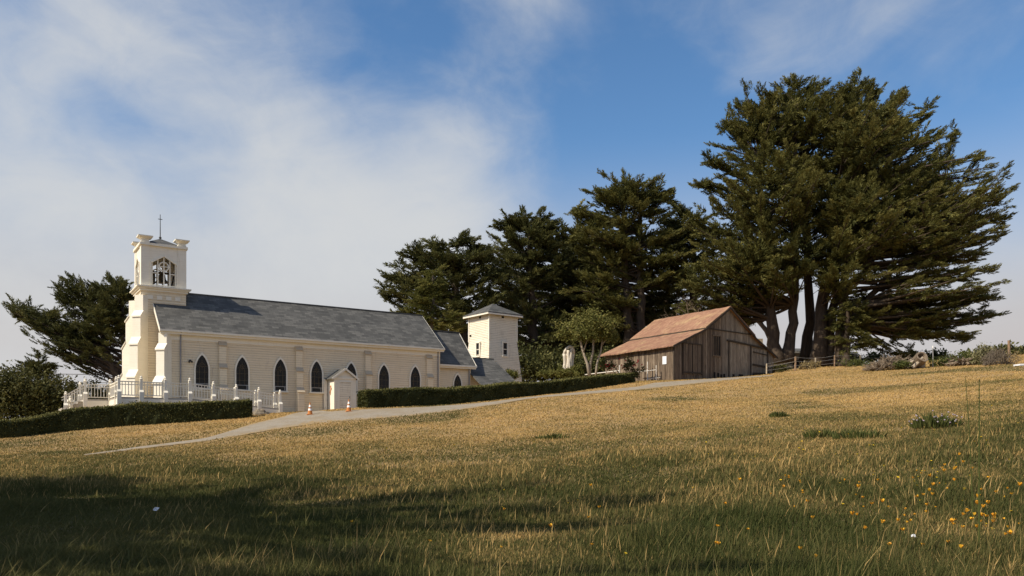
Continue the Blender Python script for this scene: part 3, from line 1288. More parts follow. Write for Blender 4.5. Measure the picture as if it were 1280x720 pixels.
def robed_figure(name, label, loc, h, mat, niche=False, rz=0.0):
    t = thing(name, label, 'statue', loc, rz)
    m = MB()
    k = h / 1.0
    n = 14
    prof = [(.20, .0), (.21, .04), (.19, .10), (.165, .30), (.155, .48), (.16, .60), (.175, .70), (.16, .78), (.09, .83), (.055, .855), (.07, .88), (.085, .92), (.078, .97), (.04, 1.0)]
    V, Fc = [], []
    for j, (r, z) in enumerate(prof):
        for i in range(n):
            a = 2 * math.pi * i / n
            fold = 1 + (.10 * math.cos(a * 5 + z * 3) if z < .75 else 0)
            V.append((r * fold * math.cos(a) * k, r * fold * .8 * math.sin(a) * k, z * k))
    for j in range(len(prof) - 1):
        for i in range(n):
            i2 = (i + 1) % n
            Fc.append((j * n + i, j * n + i2, (j + 1) * n + i2, (j + 1) * n + i))
    Fc.append(tuple(range(n - 1, -1, -1)))
    Fc.append(tuple((len(prof) - 1) * n + i for i in range(n)))
    m.add(V, Fc)
    for sg in (-1, 1):
        m.tube([(sg * .16 * k, 0, .72 * k), (sg * .19 * k, -.08 * k, .58 * k), (sg * .03 * k, -.19 * k, .64 * k)], [.055 * k, .05 * k, .03 * k], 8)
    m.build('figure', mat, t, True)
    m = MB()
    m.box(-.26 * k, .26 * k, -.24 * k, .24 * k, -.5 * k, 0)
    m.build('plinth', mat, t)
    return t


p = on_ray(88, 51.5)
robed_figure('statue', 'small white statue beside the porch steps behind the left hedge', (p.x, p.y, px(88, 513.5, 51.5)[2]), .95, 'statue_white', rz=.3)

# pale driftwood-like monument: tall twisted stump with an arched hollow top
p = on_ray(711, 70)
t = thing('stone_monument', 'tall pale weathered monument with hollow arched top behind the right hedge', 'monument', (p.x, p.y, px(711, 466, 70)[2]))
m = MB()
for (ox, oy, hgt, lean, r) in ((-.30, 0, 1.65, -.12, .17), (-.12, -.08, 1.95, .12, .19), (.12, -.02, 2.1, .10, .20), (.28, .05, 2.05, .10, .17), (0, .12, 1.9, .06, .24), (.05, -.15, 1.4, .02, .13), (-.22, .1, 1.75, .03, .16)):
    pts, rad = [], []
    for i in range(9):
        q = i / 8
        pts.append((ox + lean * q + .05 * math.sin(q * 6 + ox * 9), oy + .03 * math.cos(q * 5 + ox * 7), hgt * q))
        rad.append(r * (1.1 - .35 * q) * (1 + .12 * math.sin(q * 9 + ox * 20)))
    m.tube(pts, rad, 8)
arc = [(-.42 + .0, 0, 1.55), (-.36, 0, 1.85), (-.18, 0, 2.12), (.08, 0, 2.28), (.30, 0, 2.22), (.42, 0, 2.0), (.43, 0, 1.7)]
m.tube(arc, [.10, .12, .13, .14, .13, .12, .10], 8)
m.tube([(-.44, -.02, 1.5), (-.50, -.02, 1.62), (-.44, -.03, 1.74)], [.05, .08, .03], 6)
m.build('stone', 'statue_stone', t, True)

# ------------------------------------------------------------------ water tower house
wt = px(611.5, 475, 74)
WA = R(38)
wtow = thing('tower_house', 'square white shingled water tower house with hipped roof behind the church', 'tower', (wt[0], wt[1], 4.4), WA)
S = 3.25
ze, zf = px(611, 390, 74)[2] - 4.4, px(611, 424, 74)[2] - 4.4
m = MB()


def flare(z):
    return 0.0 if z >= zf else (zf - z) / zf * .42


crs = .16
z = -.6
while z < ze - .01:
    z1 = min(z + crs, ze)
    f0, f1 = flare(z) + .025, flare(z1) + .004
    A = [(-f0, -f0), (S + f0, -f0), (S + f0, S + f0), (-f0, S + f0)]
    B = [(-f1, -f1), (S + f1, -f1), (S + f1, S + f1), (-f1, S + f1)]
    for i in range(4):
        j = (i + 1) % 4
        m.quad((*A[i], z), (*A[j], z), (*B[j], z1), (*B[i], z1))
        f2 = flare(z)
        Cc = [(-f2, -f2), (S + f2, -f2), (S + f2, S + f2), (-f2, S + f2)]
        m.quad((*Cc[i], z), (*Cc[j], z), (*A[j], z), (*A[i], z))
    z = z1
m.build('wall', 'weathered_white_siding', wtow)
m = MB()
ov = .42
c_ = S / 2
V = [(-ov, -ov, ze), (S + ov, -ov, ze), (S + ov, S + ov, ze), (-ov, S + ov, ze), (c_, c_, ze + 1.15)]
V += [(x, y, z - .10) for x, y, z in V[:4]]
m.add(V, [(0, 1, 4), (1, 2, 4), (2, 3, 4), (3, 0, 4), (8, 7, 6, 5), (0, 5, 6, 1), (1, 6, 7, 2), (2, 7, 8, 3), (3, 8, 5, 0)])
rf = m.build('roof', 'slate_shingles', wtow)
m = MB()
g = ov - .02
for a, b in (((-g, -g), (S + g, -g)), ((S + g, -g), (S + g, S + g)), ((S + g, S + g), (-g, S + g)), ((-g, S + g), (-g, -g))):
    m.beam((a[0], a[1], ze - .17), (b[0], b[1], ze - .17), .08, .13)
m.build('eave_trim', 'white_trim', rf)
m = MB()
for x, y in ((-.0, -.0), (S, 0), (0, S)):
    m = MB()
    m.box(x - .06, x + .06, y - .06, y + .06, zf, ze - .11)
    m.build('corner_board', 'white_trim', wtow)


def small_window(parent, c, T, Nn, w, h):
    c, T, Nn = Vector(c), Vector(T), Vector(Nn)
    u = Vector((0, 0, 1))
    m = MB()
    for sx in (-1, 1):
        m.beam(c + T * (w / 2 * sx) - u * (h / 2) + Nn * .07, c + T * (w / 2 * sx) + u * (h / 2) + Nn * .07, .11, .14, Nn)
    for sz in (-1, 1):
        m.beam(c - T * (w / 2 + .055) + u * (h / 2 * sz + .05 * sz) + Nn * .08, c + T * (w / 2 + .055) + u * (h / 2 * sz + .05 * sz) + Nn * .08, .16, .10)
    m.beam(c - T * (w / 2 - .055) + Nn * .07, c + T * (w / 2 - .055) + Nn * .07, .07, .06)
    win = m.build('window', 'white_trim', parent)
    m = MB()
    a, b = T * (w / 2 - .05), u * (h / 2)
    o = Nn * .05
    m.quad(c - a - b + o, c + a - b + o, c + a + b + o, c - a + b + o)
    m.build('pane', 'stained_glass', win)


zw = px(630, 436, 74.5)[2] - 4.4
small_window(wtow, (1.72, -flare(zw) - .01, zw), (1, 0, 0), (0, -1, 0), .58, 1.2)
small_window(wtow, (-flare(zw) - .01, 1.55, zw), (0, -1, 0), (-1, 0, 0), .58, 1.2)
m = MB()
for (x, y, zz, ax) in ((1.55, -.03, ze - .35, 0), (-.03, 1.4, ze - .35, 1), (-.03, 2.95, ze - 1.9, 1)):
    m = MB()
    m.box(x - .11, x + .11, y - .05, y + .05, zz - .08, zz + .08) if ax == 0 else m.box(x - .05, x + .05, y - .11, y + .11, zz - .08, zz + .08)
    m.build('vent', 'barn_dark', wtow)

# ------------------------------------------------------------------ barn
BA = math.atan2(.640, .768)
BC = px(842, 475, 70)
barn = thing('barn', 'old weathered plank barn with rusty shingled double pitch roof', 'barn', BC, BA)
BW, BL = 15.66, 8.2
RP = [(0, 3.15), (4.4, 4.95), (7.95, 7.20), (11.6, 4.95), (15.66, 3.15)]     # roofline over the gable, x,z


def roof_h(x):
    return float(np.interp(x, [p[0] for p in RP], [p[1] for p in RP]))


SAG = -.028


def boards(mb, a, b, n, top, bot, wmin=.17, wmax=.32, gap=.024, skip=None, tint=None):
    """vertical planks from a to b (local xy), outward n"""
    a, b, n = Vector((a[0], a[1], 0)), Vector((b[0], b[1], 0)), Vector((n[0], n[1], 0))
    L = (b - a).length
    T = (b - a) / L
    x = 0.0
    rr = random.Random(int(L * 100) + len(mb.v))
    while x < L - .02:
        w = min(rr.uniform(wmin, wmax), L - x)
        x1 = x + w - gap
        mb.tv = min(1, max(0, rr.gauss(.45, .25) if tint is None else rr.gauss(*tint)))
        o = rr.uniform(.0, .03)
        zb0 = bot(x) if callable(bot) else bot
        zb0 += rr.uniform(0, .09)
        P = [a + T * x + n * o, a + T * x1 + n * o, a + T * x1 - n * .03, a + T * x - n * .03]
        zt = [top(x), top(x1), top(x1), top(x)]
        V = [(p.x, p.y, zb0 + SAG * p.y) for p in P] + [(p.x, p.y, z + SAG * p.y) for p, z in zip(P, zt)]
        mb.add(V, [(0, 1, 5, 4), (1, 2, 6, 5), (3, 0, 4, 7), (4, 5, 6, 7), (0, 3, 2, 1)])
        x += w


m = MB()
boards(m, (0, 0), (4.4, 0), (0, -1), lambda x: roof_h(x) - .06, lambda x: -.25 + x * .09, tint=(.38, .25))
boards(m, (4.4, 0), (7.0, 0), (0, -1), lambda x: roof_h(4.4 + x) - .06, lambda x: .15 + x * .09, tint=(.45, .25))
m.build('wall', 'barn_boards', barn)
m = MB()
boards(m, (7.0, 0), (15.66, 0), (0, -1), lambda x: roof_h(7.0 + x) - .06, lambda x: .42 + x * .085, tint=(.55, .22))
m.build('wall', 'barn_boards_grey', barn)
m = MB()
boards(m, (0, BL), (0, 0), (-1, 0), lambda x: 3.05, lambda x: -.9 + .75 * x / BL, tint=(.5, .28))
m.build('wall', 'barn_boards', barn)
m = MB()
boards(m, (15.66, 0), (15.66, BL), (1, 0), lambda x: 3.05, 0.2)
boards(m, (15.66, BL), (0, BL), (0, 1), lambda x: roof_h(15.66 - x) - .06, -.9)
m.build('wall', 'barn_boards', barn)
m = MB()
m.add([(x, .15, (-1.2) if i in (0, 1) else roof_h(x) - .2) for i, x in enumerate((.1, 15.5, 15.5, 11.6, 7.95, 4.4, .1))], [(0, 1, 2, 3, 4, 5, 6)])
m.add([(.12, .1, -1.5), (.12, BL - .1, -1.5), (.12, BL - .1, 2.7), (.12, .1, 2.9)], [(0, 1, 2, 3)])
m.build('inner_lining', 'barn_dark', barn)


def barn_roof(x0, z0, x1, z1, y0, y1, over, name='roof'):
    """slope from low edge (x0,z0) to high edge (x1,z1)"""
    m = MB()
    d = Vector((x1 - x0, 0, z1 - z0)).normalized()
    lo = Vector((x0, 0, z0)) - d * over
    hi = Vector((x1, 0, z1))
    ny, nx = 16, 8
    rr = random.Random(5)
    G = [[None] * (nx + 1) for _ in range(ny + 1)]
    for j in range(ny + 1):
        y = y0 + (y1 - y0) * j / ny
        for i in range(nx + 1):
            p = lo.lerp(hi, i / nx)
            G[j][i] = Vector((p.x, y, p.z + SAG * y + rr.uniform(-.025, .025)))
    for j in range(ny):
        for i in range(nx):
            P = [G[j][i], G[j][i + 1], G[j + 1][i + 1], G[j + 1][i]]
            if x1 < x0:
                P = P[::-1]
            m.quad(*P)
            m.quad(*[q - Vector((0, 0, .09)) for q in P[::-1]])
    for i in range(nx):
        for j in (0, ny):
            a, b = G[j][i], G[j][i + 1]
            m.quad(a, b, b - Vector((0, 0, .09)), a - Vector((0, 0, .09)))
    for j in range(ny):
        for i in (0, nx):
            a, b = G[j][i], G[j + 1][i]
            m.quad(a, b, b - Vector((0, 0, .09)), a - Vector((0, 0, .09)))
    return m.build(name, 'rust_shingles', barn)


barn_roof(0, 3.15, 4.4, 4.93, -.28, BL + .6, .45)
barn_roof(4.4, 5.12, 7.95, 7.26, -.34, BL + .6, .30)
barn_roof(15.66, 3.15, 11.6, 4.93, -.28, BL + .6, .30)
barn_roof(11.6, 5.12, 7.95, 7.26, -.34, BL + .6, .45)
m = MB()
for (x0, z0, x1, z1, e) in ((-.4, 2.99, 4.4, 4.93, -.30), (4.1, 4.81, 7.95, 7.20, -.36), (15.95, 3.02, 11.6, 4.93, -.30), (12.0, 4.75, 7.95, 7.20, -.36)):
    m.beam((x0, e, z0 - .10), (x1, e, z1 - .10), .05, .17)
m.beam((-.02, -.02, 3.0), (-.02, BL, 3.0 + SAG * BL), .06, .14)
m.beam((4.06, -.3, 4.84), (4.06, BL + .55, 4.84 + SAG * BL), .05, .12)
m.beam((12.0, -.3, 4.84), (12.0, BL + .55, 4.84 + SAG * BL), .05, .12)
for i in range(14):
    y = .2 + i * (BL + .1) / 13
    m.beam((-.42, y, 2.86 + SAG * y), (.2, y, 3.12 + SAG * y), .06, .12)
m.build('barge_board', 'dark_timber', barn)


def gbeam(mb, x0, z0, x1, z1, w=.12, t=.05, e=-.06):
    mb.beam((x0, e, z0), (x1, e, z1), t, w)


def gpatch(name, x0, x1, z0, z1, mat='barn_boards_grey', slope=0.0, tint=(.5, .2)):
    mb = MB()
    boards(mb, (x0, -.05), (x1, -.05), (0, -1), lambda x: z1, lambda x: z0 + slope * x, tint=tint)
    return mb.build(name, mat, barn)


d = gpatch('hinged_door', 1.25, 3.85, .55, 3.35, 'barn_boards', tint=(.35, .22))
m = MB()
gbeam(m, 1.2, 3.35, 3.9, 3.35, .10, .05, -.11)
gbeam(m, 1.2, .75, 3.9, .78, .12, .05, -.11)
gbeam(m, 1.2, .5, 1.2, 3.35, .08, .05, -.10)
gbeam(m, 3.9, .6, 3.9, 3.35, .08, .05, -.10)
gbeam(m, 2.55, .6, 2.55, 3.3, .06, .04, -.10)
m.build('door_frame', 'dark_timber', d)
d = gpatch('sliding_door', 8.0, 11.6, .65, 3.95, tint=(.55, .2), slope=.08)
m = MB()
gbeam(m, 7.7, 4.08, 15.0, 3.72, .15, .10, -.13)
gbeam(m, 8.0, .7, 8.0, 4.0, .09, .05, -.11)
gbeam(m, 11.55, 1.0, 11.55, 3.85, .10, .05, -.12)
m.build('track', 'dark_timber', d)
d = gpatch('sliding_door', 11.75, 14.5, 1.0, 3.60, tint=(.6, .2), slope=.08)
m = MB()
gbeam(m, 11.9, 3.28, 14.3, 3.12, .09, .05, -.12)
gbeam(m, 11.85, 2.05, 14.6, 1.92, .18, .05, -.12)
gbeam(m, 11.85, 1.2, 14.5, 1.3, .14, .05, -.12)
gbeam(m, 14.45, 1.2, 14.45, 3.5, .09, .05, -.12)
m.build('brace', 'dark_timber', d)
m = MB()       # small shuttered window
for x in (5.6, 6.75):
    gbeam(m, x, 2.55, x, 4.35, .09, .06, -.07)
gbeam(m, 5.5, 4.38, 6.85, 4.38, .10, .07, -.07)
gbeam(m, 5.5, 2.50, 6.85, 2.50, .10, .07, -.07)
for x in (5.88, 6.16, 6.44):
    gbeam(m, x, 2.55, x, 4.35, .05, .05, -.06)
w_ = m.build('window', 'barn_boards', barn)
m = MB()
m.quad((5.6, -.045, 2.5), (6.75, -.045, 2.5), (6.75, -.045, 4.38), (5.6, -.045, 4.38))
m.build('pane', 'barn_dark', w_)
m = MB()       # broken planks at the foot of the gable
for (x0, x1, z0, z1) in ((5.75, 6.0, .2, 1.0), (6.3, 6.55, .25, .95), (6.75, 7.05, .3, .85), (7.25, 7.5, .3, .92), (8.6, 8.9, .6, .95), (9.6, 10.3, .7, 1.0), (11.9, 14.2, .9, 1.15)):
    m = MB()
    m.box(x0, x1, -.11 if x0 > 8 else -.045, -.02, z0, z1)
    m.build('gap', 'barn_dark', barn)
m = MB()
gbeam(m, .0, -.3, .0, 3.0, .16, .08, -.02)
gbeam(m, 4.45, 4.95, 11.7, 4.93, .10, .06, -.05)
m.build('corner_post', 'dark_timber', barn)
m = MB()
m.box(-.06, -.04, .75, 1.20, 1.45, 2.15)
tag(m.build('notice_board', 'paper', barn), 'white paper notice')


# gate poles beside the barn
def pole_gate():
    t = thing('pole_gate', 'white pipe gate standing against the barn by the notice', 'gate', BC, BA)
    m = MB()
    for y in (1.45, 2.45):
        m = MB()
        m.tube([(-.6, y, -.3), (-.6, y, 1.35 if y < 2 else 1.75)], .035, 8)
        m.build('post', 'white_metal', t)
    m = MB()
    m.tube([(-.6, 1.45, .95), (-.6, 3.6, .90)], .03, 8)
    m.tube([(-.6, 1.0, .25), (-.6, 2.45, .22)], .02, 8)
    m.build('rail', 'white_metal', t)
    t2 = thing('pole_rail', 'low white rail behind the hedge in front of the barn', 'railing', BC, BA)
    m = MB()
    for y in (4.9, 7.9):
        m = MB()
        m.tube([(-1.6, y, -.6), (-1.6, y, 1.55 if y < 6 else 1.25)], .045, 8)
        m.build('post', 'white_metal', t2)
    m = MB()
    m.tube([(-1.6, 4.9, 1.05), (-1.6, 9.6, .95)], .04, 8)
    m.tube([(-1.6, 4.9, .75), (-1.6, 9.6, .65)], .03, 8)
    m.build('rail', 'white_metal', t2)


pole_gate()

# ------------------------------------------------------------------ foliage
def plume_templates(seed, n_sprigs, k=6, flat=.45, lenr=.30, wid=.075):
    r = np.random.default_rng(seed)
    out = []
    for _ in range(k):
        t = r.random(n_sprigs) ** .85
        env = np.sin(np.clip(t * .92 + .08, 0, 1) * np.pi) ** .7 * .28 + .02
        side = np.where(r.random(n_sprigs) < .5, -1, 1)
        y = side * env * r.random(n_sprigs)
        z = (r.random(n_sprigs) - .5) * env * 2 * flat
        P = np.stack([t * .85, y * .5, z * .6], 1)
        ang = r.uniform(.15, 1.0, n_sprigs)
        D = np.stack([np.cos(ang), side * np.sin(ang), r.normal(.12, .28, n_sprigs)], 1)
        D /= np.linalg.norm(D, axis=1, keepdims=True)
        Ln = lenr * r.uniform(.6, 1.25, n_sprigs) * (1.15 - .5 * t)
        W = np.cross(D, r.normal(size=(n_sprigs, 3)))
        W /= np.linalg.norm(W, axis=1, keepdims=True)
        wd = wid * r.uniform(.6, 1.3, n_sprigs)
        A = P - W * wd[:, None] * .5
        B = P + W * wd[:, None] * .5
        C = P + D * Ln[:, None]
        out.append((np.stack([A, B, C], 1).reshape(-1, 3), np.repeat(r.uniform(-.14, .14, n_sprigs) + (t - .5) * .25, 3)))
    return out


PLUME = plume_templates(1, 44)
PLUME_L = plume_templates(2, 30, wid=.06, lenr=.26)
SHAG = plume_templates(3, 30, flat=1.0, lenr=.36, wid=.16)


def instance_plumes(O, D, L, T, templates, r):
    """returns verts, tint"""
    D = D / np.linalg.norm(D, axis=1, keepdims=True)
    up = np.array([0, 0, 1.0]) + r.normal(0, .25, D.shape)
    S_ = np.cross(D, up)
    S_ /= np.linalg.norm(S_, axis=1, keepdims=True) + 1e-9
    U = np.cross(S_, D)
    which = r.integers(0, len(templates), len(O))
    Vs, Ts = [], []
    for k, (tv, tt) in enumerate(templates):
        idx = np.where(which == k)[0]
        if not len(idx):
            continue
        o, d, s, u, l = O[idx], D[idx], S_[idx], U[idx], L[idx]
        v = (tv[None, :, 0:1] * d[:, None, :] + tv[None, :, 1:2] * s[:, None, :] + tv[None, :, 2:3] * u[:, None, :]) * l[:, None, None] + o[:, None, :]
        Vs.append(v.reshape(-1, 3))
        Ts.append(np.clip(T[idx][:, None] + tt[None, :], 0, 1).reshape(-1))
    return np.concatenate(Vs), np.concatenate(Ts)


def bez(a, c, b, t):
    t = np.asarray(t)[:, None]
    return (1 - t) ** 2 * a + 2 * t * (1 - t) * c + t * t * b


def cypress(name, label, cat, base, trunks, lobes, seed, mat='cypress_leaf', templates=None, plume=1.7, dens=1.0,
            rise=.35, bark='bark_brown', group=None, tintc=.45, fill=1.0, limb_r=.13, upbias=.25):
    """trunks: list of point lists relative to base with radii [(pts, r0, r1)], lobes: (x,y,z,rx,ry,rz,n_branches,(optional)bias)"""
    r = np.random.default_rng(seed)
    templates = templates or PLUME
    t = thing(name, label, cat, base, 0, group)
    tm = MB()
    for pts, r0, r1 in trunks:
        P = np.array(pts, float)
        n = 14
        k = np.linspace(0, len(P) - 1, n)
        Q = np.stack([np.interp(k, np.arange(len(P)), P[:, j]) for j in range(3)], 1)
        Q[1:-1, :2] += r.normal(0, .10, (n - 2, 2))
        q = np.linspace(0, 1, n)
        rad = r0 * (1 - q) + r1 * q
        rad[0] *= 1.55
        rad[1] *= 1.12
        tm.tube([tuple(p) for p in Q], list(rad), 10)
    axis_pts = [np.array(p[0], float) for p in trunks]
    O, D, L, T = [], [], [], []
    for lb in lobes:
        cx, cy, cz, rx, ry, rz, nb = lb[:7]
        bias = np.array(lb[7]) if len(lb) > 7 else np.zeros(3)
        c = np.array([cx, cy, cz])
        rad = np.array([rx, ry, rz])
        ltint0 = tintc + r.normal(0, .05)
        for _ in range(nb):
            ltint = ltint0 + r.normal(0, .11)
            dr = r.normal(size=3) + bias
            dr[2] += .15
            dr /= np.linalg.norm(dr)
            e = c + dr * rad * (r.uniform(.78, 1.10) if r.random() < .7 else r.uniform(1.1, 1.32))
            az = math.atan2(e[1], e[0])
            tier = max(1.3, min(2.3, plume * 1.35))
            ph = math.sin(az * 2.0 + seed) * tier * .5
            e[2] = round((e[2] - ph) / tier) * tier + ph + r.normal(0, .16)
            # start on the nearest trunk, lower than the end
            ai = r.integers(0, len(axis_pts))
            ap = axis_pts[ai]
            hd = np.hypot(*(ap[:, :2].mean(0) - e[:2]))
            zs = np.clip(e[2] - hd * rise * r.uniform(.7, 1.5), ap[0, 2] + (ap[-1, 2] - ap[0, 2]) * .22, ap[-1, 2])
            s = np.array([np.interp(zs, ap[:, 2], ap[:, 0]), np.interp(zs, ap[:, 2], ap[:, 1]), zs])
            mid = (s + e) / 2
            mid[2] += r.uniform(-.12, .10) * np.linalg.norm(e - s)
            mid += r.normal(0, .05, 3) * np.linalg.norm(e - s)
            Ln = np.linalg.norm(e - s)
            tt = np.linspace(0, 1, 8)
            path = bez(s, mid, e, tt)
            lr = limb_r * min(1.5, Ln / 8)
            tm.tube([tuple(p) for p in path], list(lr * (1 - tt * .88)), 5, False)
            inside = Ln * .62
            npl = max(6, int(inside / .34 * dens))
            tp = 1 - r.random(npl) ** 1.15 * min(.72, .62)
            pp = bez(s, mid, e, tp)
            tang = bez(s, mid, e, np.clip(tp + .02, 0, 1.02)) - bez(s, mid, e, tp - .02)
            tang /= np.linalg.norm(tang, axis=1, keepdims=True)
            sd = np.cross(tang, [0, 0, 1.0])
            sd /= np.linalg.norm(sd, axis=1, keepdims=True) + 1e-6
            sg = np.where(r.random(npl) < .5, -1, 1)[:, None]
            a = (r.uniform(.2, 1.2, npl) * (1.25 - .85 * np.clip((tp - .45) / .55, 0, 1)))[:, None]
            dd = tang * np.cos(a) + sd * sg * np.sin(a)
            dd[:, 2] += r.normal(upbias * .6, .12, npl)
            O.append(pp + r.normal(0, 1, (npl, 3)) * np.array([.22, .22, .07]))
            D.append(dd)
            L.append(plume * r.uniform(.65, 1.2, npl) * (1.25 - .72 * tp))
            T.append(ltint + r.normal(0, .10, npl) + (tp - .7) * .12)
            td = tang[np.argmax(tp)]
            for q in range(2):
                O.append((e - td * plume * .35 * (q + 1))[None])
                D.append((td + np.array([0, 0, .22]) + r.normal(0, .1, 3))[None])
                L.append(np.array([plume * r.uniform(.55, .95)]))
                T.append(np.array([ltint + .08]))
        nf = int(nb * 2.2 * fill)
        if nf:
            dv = r.normal(size=(nf, 3))
            dv /= np.linalg.norm(dv, axis=1, keepdims=True)
            O.append(c + dv * rad * (r.random((nf, 1)) ** .5) * .70)
            D.append(dv * np.array([1, 1, .4]) + np.array([0, 0, upbias]) + r.normal(0, .3, (nf, 3)))
            L.append(plume * r.uniform(.7, 1.25, nf))
            T.append(ltint - .05 + r.normal(0, .10, nf))
    V, tt = instance_plumes(np.concatenate(O), np.concatenate(D), np.concatenate(L), np.concatenate(T), templates, r)
    tris_mesh('crown', V, tt, mat, t)
    tm.build('trunk', bark, t, True)
    return t


def lob(u, v, ru, rv, Y, base, nb, dy=0.0, ry=None, bias=None):
    k = Y / F
    c = ((u - 640) * k - base[0], dy, (HOR - v) * k - base[2])
    sh = min(9, .22 * min(ru, rv)) if Y > 78 else min(8, .25 * min(ru, rv))
    ru, rv = ru - sh, rv - sh
    o = (c[0], c[1], c[2], ru * k, (ry if ry else max(ru, rv) * k * .9), rv * k, nb)
    return o + (bias,) if bias else o


def tk(us, vs, Y, base, r0, r1, dy=0):
    k = Y / F
    return ([((u - 640) * k - base[0], dy * i / max(1, len(us) - 1), (HOR - v) * k - base[2]) for i, (u, v) in enumerate(zip(us, vs))], r0, r1)


TREES = []
# the great clump on the right, five trunks
def tree_clump():
    Y = 84
    g = 'tall cypresses crowded behind the barn and fence'
    b = list(on_ray(975, Y))
    b[2] -= .3
    cypress('cypress_tree', 'tall cypress with pale forked trunk just right of the barn', 'tree', b,
            [tk((972, 965, 955, 950), (455, 400, 330, 200), Y, b, .72, .2), tk((984, 992, 994, 996), (452, 400, 330, 130), Y, b, .62, .18)],
            [lob(940, 195, 58, 62, Y, b, 46), lob(908, 285, 62, 60, Y, b, 46), lob(965, 150, 50, 45, Y, b, 32), lob(955, 330, 55, 50, Y, b, 26), lob(880, 350, 42, 38, Y, b, 22), lob(890, 388, 46, 26, Y, b, 22, dy=3), lob(930, 378, 40, 28, Y, b, 16, dy=4), lob(950, 250, 62, 52, Y, b, 34, dy=-5.0), lob(925, 335, 55, 42, Y, b, 30, dy=-4.5), lob(985, 330, 40, 42, Y, b, 20, dy=-4), lob(962, 128, 6, 6, Y, b, 5), lob(908, 162, 6, 6, Y, b, 5), lob(892, 202, 6, 6, Y, b, 5), lob(868, 272, 6, 6, Y, b, 5), lob(938, 140, 6, 6, Y, b, 5), lob(880, 235, 6, 6, Y, b, 5)],
            21, group=g, plume=1.55, dens=1.25)
    Y = 87
    b = list(on_ray(1009, Y))
    b[2] -= .3
    cypress('cypress_tree', 'tall cypress with the left pointed top of the great clump', 'tree', b,
            [tk((1009, 1012, 1005, 1000), (455, 380, 280, 120), Y, b, .62, .18)],
            [lob(1000, 150, 55, 46, Y, b, 46), lob(1005, 230, 62, 60, Y, b, 44), lob(1020, 320, 55, 45, Y, b, 24), lob(1010, 185, 60, 55, Y, b, 34, dy=-4), lob(1012, 280, 55, 45, Y, b, 30, dy=-6), lob(995, 110, 6, 6, Y, b, 5), lob(980, 116, 6, 6, Y, b, 5), lob(1018, 114, 6, 6, Y, b, 5)],
            22, group=g, plume=1.55, dens=1.25)
    Y = 83
    b = list(on_ray(1028, Y))
    b[2] -= .3
    cypress('cypress_tree', 'massive dark trunked cypress with the highest top of the clump', 'tree', b,
            [tk((1024, 1026, 1050, 1072), (458, 380, 280, 120), Y, b, .80, .2), tk((1034, 1040, 1046, 1050), (456, 400, 330, 200), Y, b, .6, .18)],
            [lob(1078, 155, 58, 58, Y, b, 52), lob(1060, 235, 64, 58, Y, b, 44), lob(1130, 200, 62, 55, Y, b, 42, bias=(.8, 0, .1)), lob(1060, 310, 50, 40, Y, b, 22), lob(1065, 200, 60, 52, Y, b, 36, dy=-5), lob(1055, 285, 58, 48, Y, b, 34, dy=-5.5), lob(1035, 350, 40, 28, Y, b, 16, dy=-4), lob(1110, 260, 55, 45, Y, b, 28, dy=-4), lob(1073, 108, 6, 6, Y, b, 5), lob(1058, 118, 6, 6, Y, b, 5), lob(1092, 116, 6, 6, Y, b, 5), lob(1128, 126, 6, 6, Y, b, 5), lob(1160, 136, 6, 6, Y, b, 5)],
            23, group=g, plume=1.55, dens=1.25)
    Y = 81
    b = list(on_ray(1050, Y))
    b[2] -= .3
    cypress('cypress_tree', 'windswept cypress reaching long level boughs out to the right', 'tree', b,
            [tk((1050, 1052, 1060, 1075), (458, 390, 300, 210), Y, b, .6, .18), tk((1052, 1075, 1110, 1150), (425, 385, 345, 310), Y, b, .45, .12)],
            [lob(1150, 255, 95, 52, Y, b, 60, bias=(1.1, 0, 0)), lob(1180, 300, 72, 40, Y, b, 34, bias=(1.2, 0, 0)), lob(1130, 335, 85, 45, Y, b, 46, bias=(.6, 0, 0)), lob(1120, 290, 70, 45, Y, b, 36, dy=-4, bias=(.5, 0, 0)), lob(1140, 365, 75, 32, Y, b, 36, dy=-3, bias=(.6, 0, 0)), lob(1185, 385, 60, 30, Y, b, 30, bias=(1, 0, 0)),
             lob(1145, 412, 62, 32, Y, b, 34, bias=(.3, 0, -.7)), lob(1192, 166, 6, 6, Y, b, 5), lob(1174, 192, 6, 6, Y, b, 5), lob(1226, 202, 6, 6, Y, b, 5), lob(1234, 232, 6, 6, Y, b, 5), lob(1252, 258, 6, 6, Y, b, 5), lob(1250, 274, 6, 6, Y, b, 5), lob(1238, 382, 6, 6, Y, b, 5), lob(1230, 402, 6, 6, Y, b, 5), lob(1209, 422, 6, 6, Y, b, 5)],
            24, group=g, plume=1.5, dens=.85, rise=.10, upbias=.06, fill=.35)
    Y = 80
    b = list(on_ray(1062, Y))
    b[2] -= .3
    cypress('cypress_tree', 'small dark cypress with drooping boughs low beside the fence', 'tree', b,
            [tk((1056, 1058, 1060), (458, 420, 360), Y, b, .45, .1)],
            [lob(1062, 395, 34, 34, Y, b, 26, bias=(0, 0, -.3)), lob(1066, 428, 24, 20, Y, b, 14)],
            25, group=g, plume=1.3, rise=-.1, upbias=-.05)


tree_clump()


